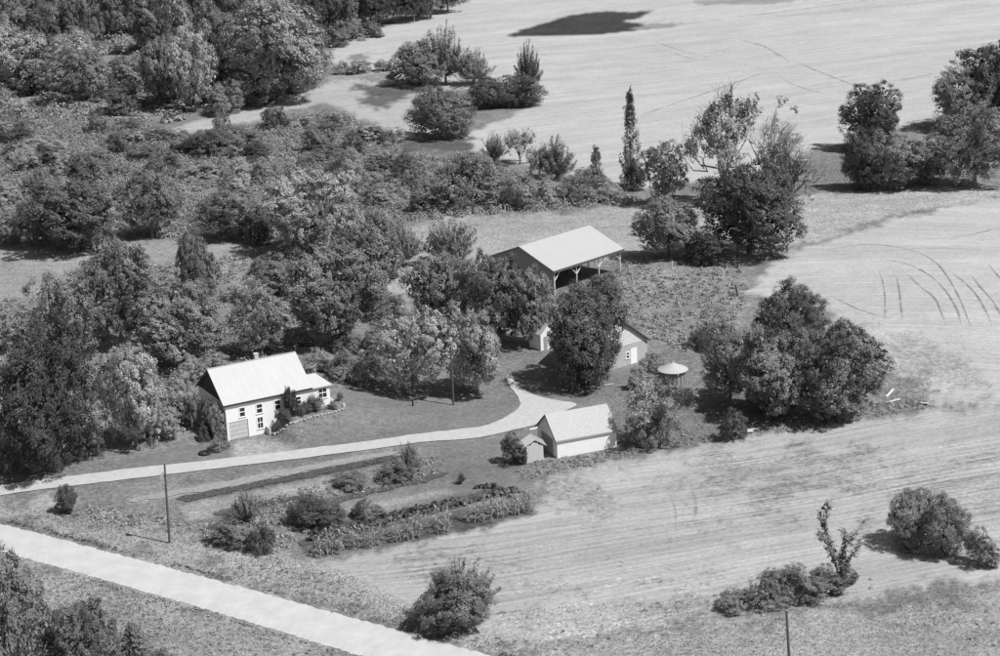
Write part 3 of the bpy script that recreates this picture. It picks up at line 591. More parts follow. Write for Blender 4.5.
# --- old barn behind the dark tree: gable end faces the camera side
c = G(647.5, 359); rot = math.radians(36); wdt = 10.6
ob = empty('old_barn', (c[0] - wdt * math.cos(rot), c[1] - wdt * math.sin(rot), c[2]), rot); tag(ob, 'old barn with pale board gable half hidden behind the dark tree', 'barn')
eh, rh, dp = 2.8, 6.9, 7.0
m = MB(); hol = [(wdt - 2.95, wdt - 1.85, 0, 2.1), (wdt - 3.75, wdt - 3.15, .9, 1.75)]; wall_holes(m, 0, wdt, -.4, eh, 0, .2, hol); m.obj('front_wall', mat('barn_lower_wall', .42, var=.15), ob)
for k in range(14):   # gable boards, lapped
    za, zb = eh + .02 + k * (rh - eh) / 14, eh + .0 + (k + 1) * (rh - eh) / 14
    f0 = (za - eh) / (rh - eh) * wdt / 2; f1 = (zb - eh) / (rh - eh) * wdt / 2
    MB().prism([(f0, -.03, za), (wdt - f0, -.03, za), (max(wdt - f1, wdt / 2 + .01), 0.0, zb), (min(f1, wdt / 2 - .01), 0.0, zb)], (0, .18, 0)).obj('gable_board', BARNW, ob)
MB().box(wdt - 2.95, wdt - 1.85, -.04, .02, -.1, 2.1).obj('door', WHITE, ob); window(ob, wdt - 3.75, wdt - 3.15, .9, 1.75, y=0)
MB().box(0, .2, .2, dp, -.4, eh).obj('side_wall', GREYW, ob); MB().box(wdt - .2, wdt, .2, dp, -.4, eh).obj('side_wall', GREYW, ob); MB().box(.2, wdt - .2, dp - .2, dp, -.4, eh).obj('back_wall', GREYW, ob)
k = (rh - eh) / (wdt / 2)
OBR = mat('old_barn_roof', .12, var=.3, scale=3)
for sgn in (0, 1):
    P = [(-.35, -.3, eh - .35 * k + .05), (wdt / 2 - .003, -.3, rh + .05), (wdt / 2 - .003, dp + .3, rh + .05), (-.35, dp + .3, eh - .35 * k + .05)]
    if sgn: P = [(wdt - a, b, cc) for a, b, cc in P]
    r = MB().prism(P, (0, 0, .14)).obj('roof', OBR, ob)
    Q = [(P[0][0], -.34, P[0][2] - .12), (P[1][0], -.34, P[1][2] - .12), (P[1][0], -.34, P[1][2] + .15), (P[0][0], -.34, P[0][2] + .15)]
    MB().prism(Q, (0, .035, 0)).obj('barge_board', TRIM, r)  # near-black colour holds the painted shadow of the rake
# white milk house beside the old barn
c = G(541, 351); mh = empty('milk_house', c, rot); tag(mh, 'bit of a white shed showing left of the dark driveway tree', 'shed')
m = MB(); m.box(0, 2.6, 0, .12, -.3, 2.4); m.box(0, .12, .12, 2.6, -.3, 2.4); m.box(2.48, 2.6, .12, 2.6, -.3, 2.4); m.box(.12, 2.48, 2.48, 2.6, -.3, 2.4); m.obj('wall', WHITE, mh)
m = MB(); m.prism([(0, 0, 2.402), (2.6, 0, 2.402), (1.3, 0, 3.6)], (0, .12, 0)); m.prism([(0, 2.6, 2.402), (2.6, 2.6, 2.402), (1.3, 2.6, 3.6)], (0, -.12, 0)); m.obj('gable', WHITE, mh)
for sgn in (0, 1):
    P = [(-.2, -.2, 2.24), (1.298, -.2, 3.62), (1.298, 2.8, 3.62), (-.2, 2.8, 2.24)]
    if sgn: P = [(2.6 - a, b, cc) for a, b, cc in P]
    MB().prism(P, (0, 0, .08)).obj('roof', ROOFG, mh)
MB().box(.5, 1.1, -.03, -.004, 0, 1.9).obj('door', GREYW, mh)
# --- round crib with a white cone roof
c = G(673, 381); rc = empty('round_crib', c); tag(rc, 'round crib with a shallow white cone roof beside the right yard trees', 'crib')
m = MB(); n = 20; r1 = 2.0; z0 = 1.65
for k in range(n):
    a0, a1 = 2 * math.pi * k / n, 2 * math.pi * (k + 1) / n
    i = len(m.v); m.v += [(r1 * math.cos(a0), r1 * math.sin(a0), z0), (r1 * math.cos(a1), r1 * math.sin(a1), z0), (.15 * math.cos(a1), .15 * math.sin(a1), z0 + .85), (.15 * math.cos(a0), .15 * math.sin(a0), z0 + .85)]; m.f.append((i, i + 1, i + 2, i + 3))
    j = len(m.v); m.v += [(r1 * math.cos(a0), r1 * math.sin(a0), z0 - .06), (r1 * math.cos(a1), r1 * math.sin(a1), z0 - .06)]; m.f.append((i, j, j + 1, i + 1))
o = m.obj('roof', TINW, rc); MB().tube([(0, 0, z0 + .8), (0, 0, z0 + 1.05)], [.16, .1], 10).obj('vent_cap', TINW, o)
MB().tube([(0, 0, -.3), (0, 0, z0 - .02)], [1.6, 1.6], 20).obj('wall', GREYW, rc)
for k in range(n): 
    a0 = 2 * math.pi * k / n; MB().tube([(1.7 * math.cos(a0), 1.7 * math.sin(a0), -.3), (1.7 * math.cos(a0), 1.7 * math.sin(a0), z0 + .1)], [.05, .05], 5).obj('slat', GREYW, rc)
# ------------------------------------------------------------------ trees that stand out one by one
def T(*a, **k): return plant(*a, **k)
T('round', 8, 696, 548, 96, 'mid', 'broadleaf tree in the bottom left corner below the gravel road', var=0)
T('round', 90, 676, 597, 62, 'mid', 'young rounded tree on the road verge beside the bottom left corner tree', var=1)
T('shrub', 52, 670, 620, 46, 'dark', 'dark shrub between the two trees at the bottom left', cat='shrub', var=1)
T('conifer', 137, 682, 622, 50, 'mid', 'small pointed evergreen at the bottom edge below the gravel road', name='evergreen_tree', var=0)
T('shrub', 165, 668, 648, 30, 'mid', 'low scrubby bush right of the pointed evergreen at the bottom edge', cat='shrub', var=2)
T('mound', 461, 625, 574, 92, 'mid', 'large rounded bush standing alone in the field by the gravel road', cat='bush', var=0)
T('upright', 462, 618, 562, 84, 'mid', 'pale feathery saplings rising from the lone bush by the gravel road', name='sapling', var=1)
T('dense', 58, 472, 317, 108, 'deep', 'tall dark tree beside the driveway left of the house', var=2)
T('round', 137, 447, 346, 74, 'pale', 'pale leafed tree between the tall dark tree and the house', var=3)
T('loose', -6, 474, 345, 58, 'light', 'light leafed tree cut by the left edge beside the driveway', var=0)
T('shrub', 14, 468, 424, 50, 'mid', 'bushy undergrowth below the tall dark tree at the left edge', cat='bush', var=1)
T('shrub', 88, 458, 420, 46, 'dark', 'dark bush at the foot of the pale leafed tree', cat='bush', var=2)
T('shrub', 160, 441, 405, 34, 'light', 'pale bush at the lawn edge left of the house', cat='bush', var=3)
T('round', 66, 380, 270, 86, 'mid', 'wide tree behind the tall dark tree left of the house', var=4)
T('big', 122, 346, 237, 88, 'mid', 'large crowned tree at the end of the left meadow strip', var=0)
T('big', 182, 368, 284, 96, 'mid', 'broad tree behind the house gable', var=1)
T('tall', 201, 320, 229, 40, 'mid', 'slender tree at the gap in the trees behind the house', var=0)
T('loose', 16, 352, 304, 46, 'light', 'pale tree at the left edge below the meadow strip', var=1)
T('round', 262, 356, 281, 62, 'light', 'round light tree standing right behind the house roof', var=0)
T('big', 335, 344, 243, 104, 'mid', 'big spreading tree behind the house to the right', var=1)
T('round', 372, 300, 218, 66, 'mid', 'tree at the left edge of the small clearing', var=2)
T('shrub', 392, 318, 290, 50, 'mid', 'bushy shrub at the front of the small clearing', cat='bush', var=0)
T('upright', 404, 266, 222, 38, 'mid', 'small upright tree standing in the small clearing', var=0)
T('upright', 449, 268, 220, 56, 'mid', 'spiky topped tree on the meadow left of the pole barn', var=2)
T('round', 446, 334, 246, 74, 'mid', 'tree behind the pale pair of yard trees, left one', var=1)
T('big', 500, 345, 254, 80, 'mid', 'broad tree in front of the pole barn gable', var=0)
T('round', 531, 346, 266, 60, 'mid', 'tree between the pole barn and the dark driveway tree', var=3)
T('loose', 414, 396, 306, 84, 'light', 'pale spreading yard tree left of the utility pole', var=2)
T('round', 477, 394, 304, 74, 'light', 'pale spreading yard tree right of the utility pole', var=4)
T('mound', 588, 384, 283, 90, 'dark', 'big dark tree at the top of the driveway before the old barn', var=1)
T('round', 668, 258, 196, 68, 'mid', 'leafy tree right of the pole barn', var=0)
T('dense', 749, 254, 164, 112, 'deep', 'large dense dark tree at the corner of the right field', var=0)
T('shrub', 705, 262, 225, 50, 'dark', 'dark bush between the leafy tree and the dense dark tree', cat='bush', var=1)
T('sparse', 726, 206, 96, 78, 'light', 'open crowned tree with gaps behind the dense dark tree', var=0)
T('bare', 772, 204, 98, 74, 'light', 'half bare tree with pale branches behind the dense dark tree', bark=BARKPALE, var=0)
T('bare', 790, 206, 138, 60, 'mid', 'leaning nearly leafless tree right of the half bare tree', var=0, lean=.25)
T('loose', 665, 206, 140, 50, 'mid', 'loose tree left of the open crowned tree', var=0)
T('poplar', 631, 186, 90, 23, 'light', 'tall narrow poplar at the edge of the top field', name='poplar_tree', var=0)
T('shrub', 633, 190, 158, 28, 'dark', 'dark bush at the foot of the narrow poplar', cat='bush', var=1)
T('poplar', 597, 188, 146, 15, 'pale', 'thin pale sapling left of the narrow poplar', name='sapling', var=0)
T('dense', 876, 150, 80, 66, 'dark', 'round spiky crowned tree at the foot of the top field', var=1)
T('mound', 862, 190, 128, 50, 'dark', 'dark leafy tree below the round spiky crowned tree', cat='tree', name='broadleaf_tree', var=0)
T('round', 890, 190, 132, 66, 'mid', 'leafy tree in the middle of the right hedgerow', var=1)
T('mound', 925, 184, 142, 46, 'mid', 'bushy tree filling the gap in the right hedgerow', cat='tree', name='broadleaf_tree', var=2)
T('round', 975, 188, 103, 90, 'mid', 'broad low tree at the right edge casting shade on the grass strip', var=3)
T('dense', 962, 130, 62, 74, 'mid', 'tree on the top field edge behind the broad low right edge tree', var=1)
T('round', 1000, 128, 36, 84, 'dark', 'tallest dark tree cut by the right edge', var=2)
T('big', 776, 417, 328, 96, 'mid', 'large spreading tree among the clump on the right of the yard', var=0)
T('big', 838, 420, 325, 100, 'mid', 'rounded tree at the right end of the yard clump', var=1)
T('mound', 793, 345, 281, 74, 'dark', 'tree rising behind the yard clump at the right field corner', var=0)
T('round', 730, 402, 326, 66, 'mid', 'tree beside the white round roof on the right', var=4)
T('mound', 768, 412, 366, 56, 'dark', 'dark bush in the shade of the yard clump', cat='bush', var=0)
T('shrub', 828, 421, 384, 46, 'mid', 'leafy bush at the front foot of the large spreading tree', cat='bush', var=3)
T('sparse', 661, 446, 376, 70, 'light', 'thin leaved scraggly tree right of the white garage', var=1)
T('shrub', 650, 447, 402, 44, 'mid', 'bush under the scraggly tree right of the white garage', cat='bush', var=1)
T('shrub', 734, 440, 408, 32, 'dark', 'low dark bush at the field edge between the garage and the clump', cat='bush', var=2)
T('shrub', 512, 464, 434, 30, 'dark', 'dark bush left of the little outhouse', cat='bush', var=3)
T('mound', 67, 512, 484, 24, 'dark', 'single dark bush between the driveway and the gravel road', cat='bush', var=0)
T('upright', 246, 522, 490, 32, 'mid', 'small spreading bush in the garden right of the roadside pole', cat='bush', name='shrub', var=0)
T('shrub', 262, 553, 522, 28, 'dark', 'dark weedy bush above the gravel road verge', cat='bush', var=1)
T('shrub', 232, 545, 520, 50, 'mid', 'wide low bush left of the dark weedy bush on the verge', cat='bush', var=2)
T('mound', 316, 524, 499, 58, 'dark', 'low wide dark bush in the garden left of the corn', cat='bush', var=3)
T('shrub', 366, 518, 500, 36, 'mid', 'garden bush next to the low wide dark bush', cat='bush', var=0)
T('upright', 411, 472, 443, 26, 'mid', 'spiky bush at the right end of the garden below the driveway', cat='bush', name='shrub', var=1)
T('shrub', 396, 480, 460, 40, 'mid', 'leafy garden bush beside the spiky bush', cat='bush', var=1)
T('shrub', 352, 486, 472, 44, 'mid', 'low leafy garden clump in the middle of the beds', cat='bush', var=2)
T('upright', 461, 484, 472, 10, 'dark', 'tiny sapling on the mown grass above the corn', name='sapling', var=2)
T('shrub', 736, 608, 588, 44, 'mid', 'leftmost bush of the low hedge by the lower right field edge', cat='bush', var=0)
T('shrub', 768, 604, 571, 52, 'mid', 'second bush of the low hedge by the lower right field edge', cat='bush', var=1)
T('shrub', 798, 599, 565, 54, 'mid', 'third bush of the low hedge by the lower right field edge', cat='bush', var=2)
T('shrub', 824, 593, 567, 40, 'mid', 'bush of the low hedge just left of the ragged dead tree', cat='bush', var=3)
T('shrub', 845, 583, 562, 26, 'dark', 'bush at the foot of the ragged dead tree', cat='bush', var=0)
T('mound', 912, 545, 490, 58, 'mid', 'tall field edge bush at the far lower right', cat='bush', var=1)
T('mound', 946, 556, 496, 56, 'mid', 'bush right of the tall field edge bush', cat='bush', var=2)
T('shrub', 978, 566, 530, 40, 'mid', 'smaller bush at the right end of the lower right bushes', cat='bush', var=3)
# top centre row by the pale pasture
T('mound', 420, 84, 40, 66, 'mid', 'wide dark bush at the left of the row on the top field', cat='bush', var=0)
T('upright', 446, 84, 26, 44, 'mid', 'tall ragged tree in the row on the top field', var=2)
T('upright', 474, 84, 48, 44, 'mid', 'lower ragged tree right of the tall ragged tree', var=0)
T('upright', 529, 92, 42, 32, 'dark', 'small spiky tree alone at the right end of the top field row', var=1)
T('mound', 518, 106, 74, 54, 'dark', 'dark bush below the small spiky tree', cat='bush', var=1)
T('mound', 488, 108, 74, 40, 'dark', 'dark bush in the middle of the top field row', cat='bush', var=2)
T('mound', 442, 138, 86, 66, 'mid', 'broad grey bush beside the pale pasture', cat='bush', var=3)
for i, (x, y, t_, w_, k, tn) in enumerate([(495, 164, 132, 26, 'upright', 'mid'), (520, 164, 128, 34, 'sparse', 'light'), (557, 180, 137, 44, 'upright', 'mid'), (540, 178, 146, 26, 'sparse', 'light')]):
    T(k, x, y, t_, w_, tn, ['leftmost upright tree on the lower edge of the top field', 'pale thin tree on the lower edge of the top field', 'spiky spreading tree on the lower edge of the top field', 'thin tree beside the spiky spreading tree'][i])
for i, (x, y, t_, w_, tn) in enumerate([(470, 208, 152, 76, 'mid'), (520, 207, 172, 50, 'light'), (548, 204, 178, 40, 'light'), (577, 203, 176, 42, 'mid'), (610, 200, 182, 36, 'light'), (428, 212, 178, 44, 'mid'), (410, 186, 150, 40, 'mid'), (590, 190, 168, 46, 'mid')]):
    T('shrub', x, y, t_, w_, tn, ['largest rounded bush at the left of the brushy strip above the middle meadow', 'pale bush right of the largest bush above the middle meadow', 'pale bush halfway along the brushy strip above the middle meadow', 'round bush below the spiky spreading tree above the middle meadow', 'pale bush left of the foot of the narrow poplar', 'bush at the far left of the strip above the middle meadow', 'bush behind the brushy strip below the broad grey bush', 'bush behind the round bush near the thin pale sapling'][i], cat='bush', group='bushes above the middle meadow')
# middle left row of trees over the meadow strip
T('round', 78, 250, 176, 100, 'dark', 'big dark tree casting deep shade on the left meadow strip', var=1)
T('round', 38, 248, 196, 44, 'mid', 'tree left of the big dark meadow strip tree', var=3)
T('round', 12, 245, 212, 44, 'mid', 'small tree at the left edge above the meadow strip', var=0)
T('round', 153, 238, 164, 64, 'mid', 'round tree right of the big dark meadow strip tree', var=4)
T('round', 228, 240, 188, 70, 'mid', 'low tree behind the gap right of the left meadow strip', var=2)
T('shrub', 258, 242, 205, 44, 'dark', 'dark bush right of the low tree behind the gap', cat='bush', var=1)
T('big', 312, 252, 168, 96, 'light', 'large light tree in the thicket above the house', var=1)
T('round', 352, 206, 156, 44, 'light', 'pale round tree on top of the thicket', var=4)
T('loose', 350, 262, 200, 60, 'light', 'loose tree at the right of the large light thicket tree', var=1)
T('shrub', 380, 248, 205, 42, 'mid', 'bush on the right edge of the thicket by the small clearing', cat='bush', var=2)
T('shrub', 268, 292, 256, 60, 'mid', 'dark leafy bush in the thicket behind the round light tree', cat='bush', var=3)
T('shrub', 240, 300, 282, 40, 'light', 'pale bush left of the round light tree behind the house', cat='bush', var=0)
# wood at the upper left: named front trees, then the mass behind
T('round', 282, 103, -6, 118, 'light', 'largest bright tree at the right end of the upper left wood', var=0)
T('tall', 196, 112, 22, 46, 'pale', 'tall pale tree in front of the upper left wood', var=1)
T('tall', 160, 108, 36, 40, 'mid', 'narrow tree left of the tall pale tree before the wood', var=0)
T('round', 78, 92, 30, 62, 'pale', 'bright tree in the front of the wood, second from the left', var=1)
T('round', 22, 94, 24, 72, 'light', 'bright tree in the front of the wood at the left edge', var=2)
T('shrub', 300, 92, 60, 30, 'light', 'rounded pale bush below the largest bright wood tree', cat='bush', var=1)
T('shrub', 262, 104, 68, 48, 'mid', 'bush on the pale pasture edge below the wood', cat='bush', var=2)
T('shrub', 226, 114, 80, 40, 'mid', 'bush left of the pasture edge bush below the wood', cat='bush', var=3)
T('shrub', 126, 112, 80, 50, 'dark', 'dark bush in front of the wood below the opening', cat='bush', var=0)
T('shrub', 8, 122, 88, 46, 'light', 'pale bush at the left edge under the wood', cat='bush', var=1)
R = random.Random(4)
def wood_tree(x, y, t_, w_, tn): T(R.choice(['round', 'round', 'tall', 'big', 'loose']), x, y, t_, w_, tn, 'broadleaf tree in the crowded wood at the upper left', group='trees in the upper left wood')
for yb, x0, x1, hh, st in ((98, 40, 250, 46, 44), (78, -20, 262, 62, 33), (56, -20, 290, 62, 34), (34, -25, 320, 60, 34), (14, -30, 330, 58, 34), (-8, -30, 330, 55, 34), (-30, -30, 320, 55, 34)):
    x = x0
    while x < x1:
        if not (95 < x < 150 and yb in (78, 56)):
            wood_tree(x + R.uniform(-8, 8), yb + R.uniform(-6, 6) , yb - hh * R.uniform(.85, 1.2), st * R.uniform(1.15, 1.7), R.choice(['mid', 'mid', 'light', 'dark']))
        x += st
for x in range(295, 452, 17):
    y = 40 - (x - 300) * .17
    T(R.choice(['round', 'tall', 'round']), x, y + R.uniform(-4, 2), y - R.uniform(46, 62), R.uniform(28, 40), R.choice(['dark', 'dark', 'mid']), 'dark tree in the wood along the top edge left of the field', group='trees in the top edge wood')
    T('round', x + 8, y - 20, y - 78, 40, 'dark', 'dark tree in the wood along the top edge left of the field', group='trees in the top edge wood')
T('bare', 317, 34, -24, 22, 'mid', 'pale thin trunked tree before the top edge wood', bark=BARKPALE, var=0)
for i, (x, y, t_, w_) in enumerate([(335, 46, 26, 30), (352, 40, 22, 34), (372, 36, 20, 30)]):
    T('shrub', x, y, t_, w_, 'mid', ['leftmost low bush at the foot of the top edge wood', 'middle low bush at the foot of the top edge wood', 'rightmost low bush at the foot of the top edge wood'][i], cat='bush', group='bushes at the foot of the top edge wood')
for i, (x, y, t_, w_) in enumerate([(342, 74, 60, 16), (360, 73, 58, 28), (382, 71, 60, 22)]):
    T('shrub', x, y, t_, w_, 'light', ['smallest pale bush on the rough strip above the pale pasture', 'widest pale bush on the rough strip above the pale pasture', 'pale bush at the right of the rough strip above the pale pasture'][i], cat='bush', group='bushes above the pale pasture')
# shrubs that stand up out of the marsh brush
MB_POLY = [(-30, 132), (60, 126), (150, 140), (215, 136), (300, 116), (345, 120), (390, 150), (400, 180), (385, 210), (330, 180), (260, 195), (190, 190), (120, 178), (60, 190), (-30, 215)]
PW = poly_world(MB_POLY); n = 0; tries = 0; PX = [p[0] for p in MB_POLY]
while n < 70 and tries < 3000:
    tries += 1; x, y = R.uniform(-25, 400), R.uniform(125, 212); g = G(x, y)
    if not in_poly(np.array([g[0]]), np.array([g[1]]), PW)[0]: continue
    n += 1; T('shrub', x, y, y - R.uniform(14, 30), R.uniform(24, 52), R.choice(['mid', 'light', 'mid', 'light', 'dark']), 'bush standing up out of the brushy marsh below the wood', cat='bush', group='bushes in the marsh')
# undergrowth behind the house
for i, (x, y, t_, w_, tn) in enumerate([(215, 372, 350, 34, 'light'), (196, 382, 356, 34, 'light'), (318, 372, 348, 40, 'light'), (345, 380, 352, 44, 'mid'), (368, 384, 350, 44, 'light'), (300, 345, 330, 30, 'light'), (350, 352, 330, 36, 'mid'), (178, 400, 372, 40, 'light'), (176, 424, 392, 40, 'light'), (380, 352, 322, 40, 'mid')]):
    T('shrub', x, y, t_, w_, tn, ['pale bush just behind the left end of the house ridge', 'pale bush left of the house ridge under the broad tree', 'pale bush behind the annex roof', 'bush at the lawn edge right of the annex', 'pale bush at the left foot of the pale yard trees', 'small pale bush above the middle of the house roof', 'bush under the big spreading tree right of the house', 'pale bush left of the dark gable', 'pale bush on the lawn edge left of the gable shrubs', 'bush below the clearing left of the pale yard trees'][i], cat='bush', group='bushes behind the house')
for i, (x, y, t_, w_, tn) in enumerate([(700, 346, 322, 36, 'mid'), (655, 372, 352, 30, 'light'), (610, 292, 272, 24, 'mid'), (598, 288, 274, 20, 'mid'), (716, 350, 318, 40, 'mid'), (640, 388, 366, 26, 'light')]):
    T('shrub', x, y, t_, w_, tn, ['bush beside the white post on the rough pasture', 'pale bush between the old barn door and the round white roof', 'weedy bush at the right front of the pole barn', 'weedy bush under the front beam of the pole barn', 'bush above the tree beside the round white roof', 'pale weedy bush before the old barn door'][i], cat='bush', group='bushes on the rough pasture')
# ------------------------------------------------------------------ poles, posts, yard things
def pole(px, py, tx, ty, label, box=False, name='utility_pole', r=.14):
    b = G(px, py); h = height_for(b, ty); x1 = project((b[0], b[1], b[2] + h))[0]; dx = (tx - x1) / project(b)[2]
    e_ = empty(name, b); tag(e_, label, 'pole')
    MB().tube([(0, 0, -.5), (dx * .5, 0, h / 2), (dx, 0, h)], [r, r * .85, r * .7], 8).obj('shaft', POLE, e_)
    if box:
        bo = MB().box(dx - .62, dx - .22, -.2, .2, h - 1.7, h - 1.05).obj('meter_box', TINW, e_); MB().box(dx - .3, dx, -.04, .04, h - 1.45, h - 1.3).obj('bracket', POLE, bo)
    else: MB().tube([(dx - .1, -.16, h - .35), (dx + .1, -.16, h - .35)], [.05, .05], 6).obj('insulator', TINW, e_)
    return e_
pole(169.5, 543, 164.5, 464, 'tall dark utility pole with a small white box beside the gravel road', True)
pole(453.5, 405, 450.5, 343, 'utility pole on the lawn before the pale yard trees')
pole(790, 668, 786, 606, 'bare utility pole rising from the bottom edge below the lower hedge')
def post(px, py, h, label, m_=POLE, r=.09, lean=0):
    b = G(px, py); o = MB().tube([(0, 0, -.3), (lean * .5, 0, h / 2), (lean, 0, h)], [r, r, r * .85], 6).obj('fence_post', m_, None); o.location = b
    tag(o, label, 'post', 'old fence posts'); return o
post(738, 296, 1.7, 'dark leaning fence post at the corner of the right field', lean=-.35, r=.16)
post(723, 276, 1.3, 'thin fence post left of the dense dark tree', BPOST)
post(787, 252, 1.4, 'fence post under the dense dark tree at the field edge', lean=.1)
post(699, 348, 1.9, 'white post above the round white roof', WHITE)
post(686, 352, 1.4, 'dark post just above the round white roof')
post(672, 268, 1.2, 'short pale post on the pasture below the leafy tree', BPOST)
# tyre on the lawn
b = G(205, 454); m = MB(); n1, n2 = 20, 8
for i in range(n1):
    for j in range(n2):
        a, c = 2 * math.pi * i / n1, 2 * math.pi * j / n2; rr = .62 + .2 * math.cos(c); m.v.append((rr * math.cos(a), rr * math.sin(a), .14 + .17 * math.sin(c)))
for i in range(n1):
    for j in range(n2): m.f.append((i * n2 + j, ((i + 1) % n1) * n2 + j, ((i + 1) % n1) * n2 + (j + 1) % n2, i * n2 + (j + 1) % n2))
o = m.obj('tyre', RUB); o.location = b; tag(o, 'black tyre planter lying on the lawn before the house gable', 'tyre')
# A-shaped swing frame
b = G(56, 470); e_ = empty('swing_frame', b, .3); tag(e_, 'thin pale A shaped frame under the tall dark tree', 'frame')
for y in (0, 1.6):
    for s in (-1, 1): MB().tube([(s * .7, y, -.1), (0, y, 2.1)], [.04, .04], 6).obj('leg', BPOST, e_)
MB().tube([(0, -.15, 2.1), (0, 1.75, 2.1)], [.045, .045], 6).obj('top_bar', BPOST, e_)
b = G(413, 406); e_ = empty('hand_pump', b); tag(e_, 'small dark hand pump on the lawn left of the utility pole', 'pump')
MB().tube([(0, 0, -.1), (0, 0, .9), (0, 0, 1.05)], [.12, .1, .06], 8).obj('pump_body', RUB, e_); MB().tube([(0, 0, .95), (.45, 0, .75), (.6, 0, .45)], [.03, .03, .03], 5).obj('handle', RUB, e_); MB().tube([(0, 0, .7), (-.3, 0, .62)], [.05, .05], 6).obj('spout', RUB, e_)
# foundation planting at the house
def hloc(x, y): 
    c, s = math.cos(HROT), math.sin(HROT); X, Y = HX + x * c - y * s, HY + x * s + y * c; return Vector((X, Y, H(X, Y)))
def hplant(kind, x, y, wd, h, tn, label, name='shrub', var=0): return plant(kind, 0, 0, 0, 0, tn, label, name=name, cat='shrub', base=hloc(x, y), hh=h, ww=wd, var=var)
o = plant('column', 0, 0, 0, 0, 'deep', 'dark clipped columnar cedar against the front of the house', name='cedar_tree', cat='tree', base=hloc(8.2, -1.2), hh=3.9, ww=1.9, var=0)
hplant('mound', 6.9, -1.9, 2.3, 1.7, 'dark', 'round dark shrub left of the columnar cedar', var=1)
hplant('mound', 9.7, -1.3, 2.3, 1.6, 'dark', 'round dark shrub right of the columnar cedar', var=2)
hplant('shrub', 11.9, -1.3, 2.0, 1.9, 'mid', 'leafy shrub under the annex window', var=3)
hplant('upright', 11.2, -.7, 1.6, 2.3, 'mid', 'upright thin shrub at the corner of the annex', var=0)
hplant('shrub', 13.6, -1.6, 1.5, 1.1, 'mid', 'small shrub at the right end of the flower bed', var=0)
hplant('upright', 15.6, .6, 1.2, 1.3, 'mid', 'small plant beside the annex steps', var=1)
for x, y, t_, w_, kd, tn, lb in ((187, 424, 396, 20, 'mound', 'dark', 'dark shrub at the far left of the gable shrubs'), (197, 428, 394, 18, 'column', 'mid', 'pointed shrub at the back of the dark gable'), (208, 433, 395, 20, 'column', 'mid', 'pointed shrub in the middle of the dark gable'),
        (219, 440, 402, 19, 'mound', 'light', 'pale shrub beside the garage door corner'), (221, 449, 434, 24, 'shrub', 'mid', 'low spreading shrub in front of the house corner'), (205, 441, 424, 14, 'shrub', 'dark', 'small dark shrub before the pointed gable shrubs')):
    plant(kd, x, y, t_, w_, tn, lb, name='shrub', cat='shrub', var=0)
# stone edging of the flower bed
e_ = empty('stone_edging', hloc(5.6, -.3)); tag(e_, 'pale stone edging along the shrub bed before the house', 'edging'); rr = random.Random(9)
line = catmull([(5.35, -.2), (5.7, -2.2), (7.6, -3.3), (10.4, -3.0), (12.8, -3.0), (14.6, -2.6), (15.2, -1.2)], .42)
base = hloc(5.6, -.3); STM = None
bm = bmesh.new(); bmesh.ops.create_icosphere(bm, subdivisions=1, radius=.24)
for v in bm.verts: v.co *= rr.uniform(.85, 1.15); v.co.z *= .75
STM = bpy.data.meshes.new('stone'); bm.to_mesh(STM); bm.free(); STM.materials.append(STONE)
for p in line:
    q = hloc(p[0] + rr.uniform(-.05, .05), p[1] + rr.uniform(-.05, .05)); o = bpy.data.objects.new('stone', STM); COL.objects.link(o); o.parent = e_; o.location = q - base + Vector((0, 0, .1)); o.rotation_euler = (0, 0, rr.uniform(0, 6)); o.scale = [rr.uniform(.8, 1.25) for _ in range(3)]
# retaining wall at the foot of the bank beside the lower window
o = MB().box(0, .2, -1.2, -.06, -.2, .9).obj('retaining_wall', CONC); o.location = (HX + 5.05 * math.cos(HROT), HY + 5.05 * math.sin(HROT), 0); o.rotation_euler[2] = HROT; tag(o, 'short pale retaining wall at the bank beside the lower window', 'wall')
# ragged dead tree
b = G(840, 583); h = height_for(b, 503); e_ = empty('dead_tree', b); tag(e_, 'ragged dying tree with bare forked branches above the low hedge', 'tree')
tr = MB(); rg = np.random.default_rng(3); C = []
for P in ([(0, 0, -.3), (-.6, 0, .35 * h), (-1.5, .2, .7 * h), (-1.2, .2, h)], [(0, 0, .1), (.3, .2, .4 * h), (1.2, .3, .55 * h), (2.6, .3, .76 * h)], [(-.4, 0, .2 * h), (-1.3, -.5, .5 * h), (-2.2, -.4, .66 * h)], [(0, 0, .2 * h), (.4, -.4, .5 * h), (.3, -.3, .66 * h)], [(-1.3, .2, .6 * h), (-2.0, .3, .8 * h), (-1.8, .3, .92 * h)], [(0, 0, 0), (1.1, .3, .3 * h), (1.9, .2, .45 * h)]):
    tr.tube(P, list(np.linspace(.09, .02, len(P))), 5); L2 = catmull(P, .25); C += [p for p in L2[len(L2) // 4:]]
tr.obj('trunk', BARK, e_)
C = np.array(C); wts = (vnoise(np.arange(len(C)) * .35, C[:, 0], 4) > .36) | (C[:, 2] < .4 * h); C = C[wts]
P, Nn, S = cluster_leaves(C + rg.normal(size=C.shape) * .12, rg.uniform(.2, .6, len(C)), 34, .12, rg, np.array([0, 0, 1.0])); link('crown', leaf_mesh('crown', P, Nn, S, rg), LEAF['mid'], e_)
